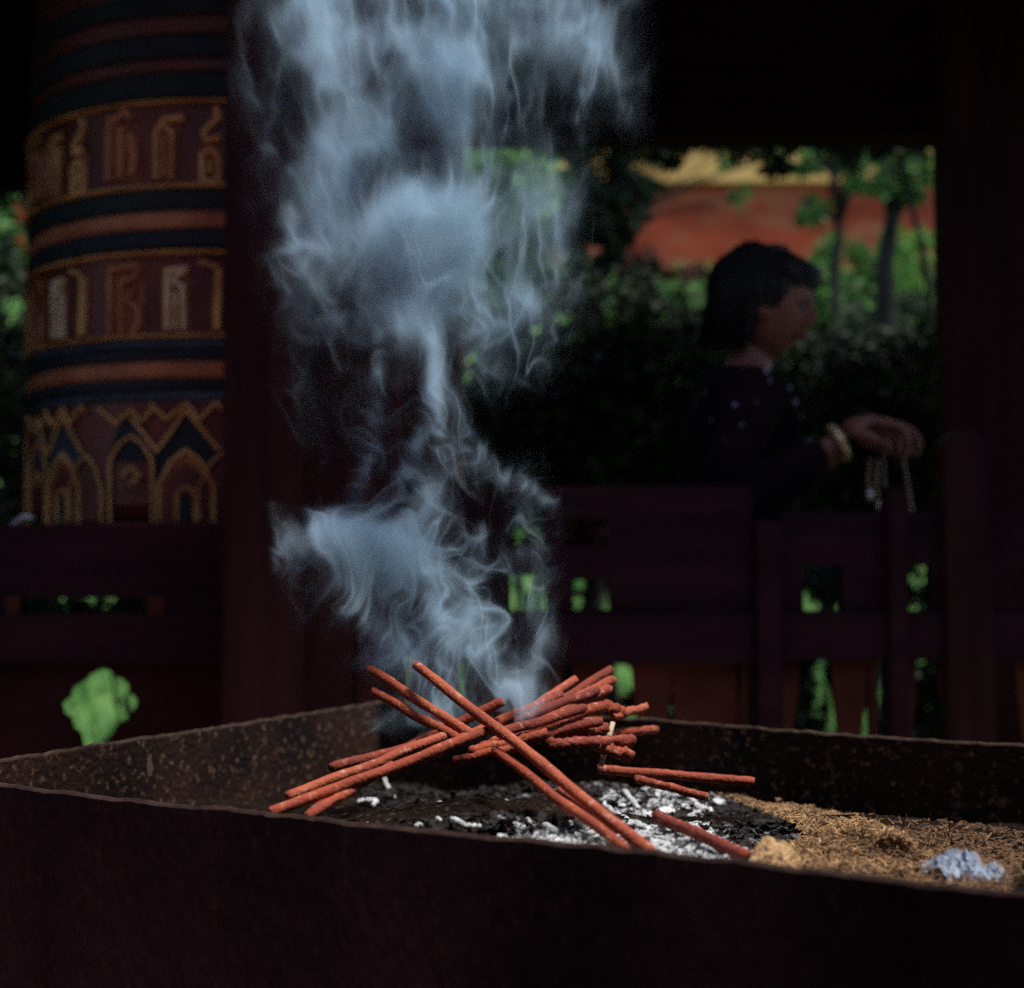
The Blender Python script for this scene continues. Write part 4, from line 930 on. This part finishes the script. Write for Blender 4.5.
def smoke():
    W_, H_ = 576, 960; X0, X1, Y0, Y1 = 200., 680., -55., 745.     # plane in photo pixels at depth SY
    SY = 1.32
    # strokes: x, y, rx, ry, strength, tilt
    blobs = [(422, 245, 70, 52, 1.7), (318, 195, 34, 62, .60), (365, 130, 52, 70, .62), (448, 95, 40, 60, .72), (322, 45, 30, 75, .60), (395, 40, 60, 35, .50), (550, 50, 90, 60, .34), (520, 5, 110, 50, .34), (300, -20, 40, 50, .5), (430, -30, 90, 40, .5),
             (505, 190, 60, 60, .28), (550, 250, 30, 74, .40), (400, 322, 42, 34, .95), (500, 315, 62, 30, .42), (325, 290, 36, 60, .46), (432, 385, 10, 60, 1.0), (385, 405, 34, 60, .34), (450, 440, 26, 48, .40), (480, 370, 44, 32, .26), (530, 350, 40, 30, .26),
             (500, 480, 40, 24, .16), (372, 556, 52, 36, 1.35), (328, 540, 30, 20, .95), (425, 505, 30, 45, .62), (288, 556, 9, 30, .55), (340, 600, 36, 30, .42), (440, 580, 60, 34, .48), (395, 650, 34, 44, .48), (455, 640, 36, 50, .55),
             (522, 690, 24, 32, .75), (530, 520, 24, 40, .40), (540, 620, 18, 40, .38), (490, 650, 44, 50, .40), (440, 715, 50, 30, .62), (390, 725, 24, 28, .40), (262, 90, 44, 130, .17), (600, 60, 70, 70, .12), (305, 400, 30, 70, .13), (440, 200, 170, 170, .10), (420, 600, 120, 110, .07)]
    lines = [([(288, 220), (298, 270), (330, 315), (356, 350)], 8, .35), ([(446, 400), (462, 440), (492, 478), (545, 505)], 8, .35), ([(436, 350), (428, 400), (412, 450), (395, 480), (360, 530)], 9, .45), ([(275, 510), (282, 545), (276, 570)], 5, .35),
             ([(345, 590), (370, 630), (410, 670), (440, 712)], 10, .5), ([(520, 700), (545, 640), (535, 610), (520, 560)], 9, .30), ([(445, 700), (440, 640), (430, 600)], 9, .4), ([(500, 700), (490, 640), (470, 600), (478, 540)], 8, .35), ([(375, 340), (380, 400), (365, 450), (350, 500)], 8, .32)]
    chans, depths = smoke_fields(blobs, lines)
    def img(name, ch):
        im = bpy.data.images.new(name, W_, H_, alpha=True, float_buffer=True, is_data=True)
        im.alpha_mode = 'CHANNEL_PACKED'
        im.pixels.foreach_set(np.stack(ch, -1).astype(np.float32).ravel()); im.update(); im.pack(); return im
    I1, I2 = img('smoke_density', chans), img('smoke_depth', depths)
    # hull that follows the plume
    a0, a1 = P(X0, Y1, SY), P(X1, Y0, SY); HW = .085
    outline = OUTLINE; _o = [(-52, 215, 672), (60, 225, 665), (160, 235, 625), (260, 245, 610), (340, 260, 590), (400, 285, 570), (450, 285, 565), (500, 255, 575), (560, 250, 580), (620, 270, 578), (680, 310, 575), (742, 345, 575)]
    bm = bmesh.new(); prev = None; first = None; SG = 16
    for (py, xa, xb) in outline:
        A, C = P(xa, py, SY), P(xb, py, SY); cx, hw = (A.x + C.x) / 2, (C.x - A.x) / 2
        rg_ = []
        for i in range(SG):
            th = 2 * PI * i / SG; cc, ss = math.cos(th), math.sin(th)
            rg_.append(bm.verts.new((cx + hw * math.copysign(abs(cc) ** .6, cc), SY + HW * math.copysign(abs(ss) ** .6, ss), A.z)))
        if prev:
            for i in range(SG): bm.faces.new((prev[i], prev[(i + 1) % SG], rg_[(i + 1) % SG], rg_[i]))
        else: first = rg_
        prev = rg_
    bm.faces.new(first); bm.faces.new(prev[::-1]); bmesh.ops.recalc_face_normals(bm, faces=bm.faces)
    m = bpy.data.materials.new('smoke'); m.use_nodes = True; nt = m.node_tree; N, L = nt.nodes, nt.links; N.clear()
    out = N.new('ShaderNodeOutputMaterial'); pv = N.new('ShaderNodeVolumePrincipled'); L.new(pv.outputs[0], out.inputs['Volume'])
    pv.inputs['Color'].default_value = (.61, .83, .99, 1); pv.inputs['Anisotropy'].default_value = .0; pv.inputs['Absorption Color'].default_value = (.0, .0, .0, 1)
    tc = N.new('ShaderNodeTexCoord'); sp = N.new('ShaderNodeSeparateXYZ'); L.new(tc.outputs['Object'], sp.inputs[0])
    def mth(op, a, b_=None):
        n = N.new('ShaderNodeMath'); n.operation = op
        for i, q in enumerate((a, b_)):
            if q is None: continue
            if isinstance(q, (int, float)): n.inputs[i].default_value = q
            else: L.new(q, n.inputs[i])
        return n.outputs[0]
    u = mth('DIVIDE', mth('SUBTRACT', sp.outputs[0], a0.x), a1.x - a0.x); v_ = mth('DIVIDE', mth('SUBTRACT', sp.outputs[2], a0.z), a1.z - a0.z)
    cb = N.new('ShaderNodeCombineXYZ'); L.new(u, cb.inputs[0]); L.new(v_, cb.inputs[1])
    def tx(im):
        t = N.new('ShaderNodeTexImage'); t.image = im; t.extension = 'EXTEND'; t.interpolation = 'Linear'; L.new(cb.outputs[0], t.inputs[0]); s = N.new('ShaderNodeSeparateColor'); L.new(t.outputs[0], s.inputs[0]); return [s.outputs[0], s.outputs[1], s.outputs[2], t.outputs[1]]
    D, S = tx(I1), tx(I2); tot = None; wth_ = .013
    for c in range(4):
        q = mth('DIVIDE', mth('SUBTRACT', mth('SUBTRACT', sp.outputs[1], SY), mth('MULTIPLY', mth('SUBTRACT', S[c], .5), .10)), wth_)
        g_ = mth('MULTIPLY', D[c], mth('EXPONENT', mth('MULTIPLY', mth('MULTIPLY', q, q), -1.0))); tot = g_ if tot is None else mth('ADD', tot, g_)
    L.new(mth('MULTIPLY', tot, 70.0), pv.inputs['Density'])
    m.cycles.volume_step_rate = .35
    me = bpy.data.meshes.new('smoke'); bm.to_mesh(me); bm.free(); me.materials.append(m)
    o = bpy.data.objects.new('smoke', me); COL.objects.link(o)
    tag(o, 'blue grey smoke billowing up from the burning incense', 'smoke', kind='stuff')
smoke()

# ------------------------------------------------------------------ render settings
scene.view_settings.view_transform = 'Standard'; scene.view_settings.look = 'None'; scene.view_settings.gamma = 1; scene.view_settings.exposure = 1.4
scene.view_settings.use_curve_mapping = False
cy = scene.cycles
cy.use_denoising = False; cy.volume_bounces = 2; cy.max_bounces = 6; cy.transparent_max_bounces = 8; cy.volume_step_rate = 1.0; cy.volume_max_steps = 256
cy.sample_clamp_indirect = 3
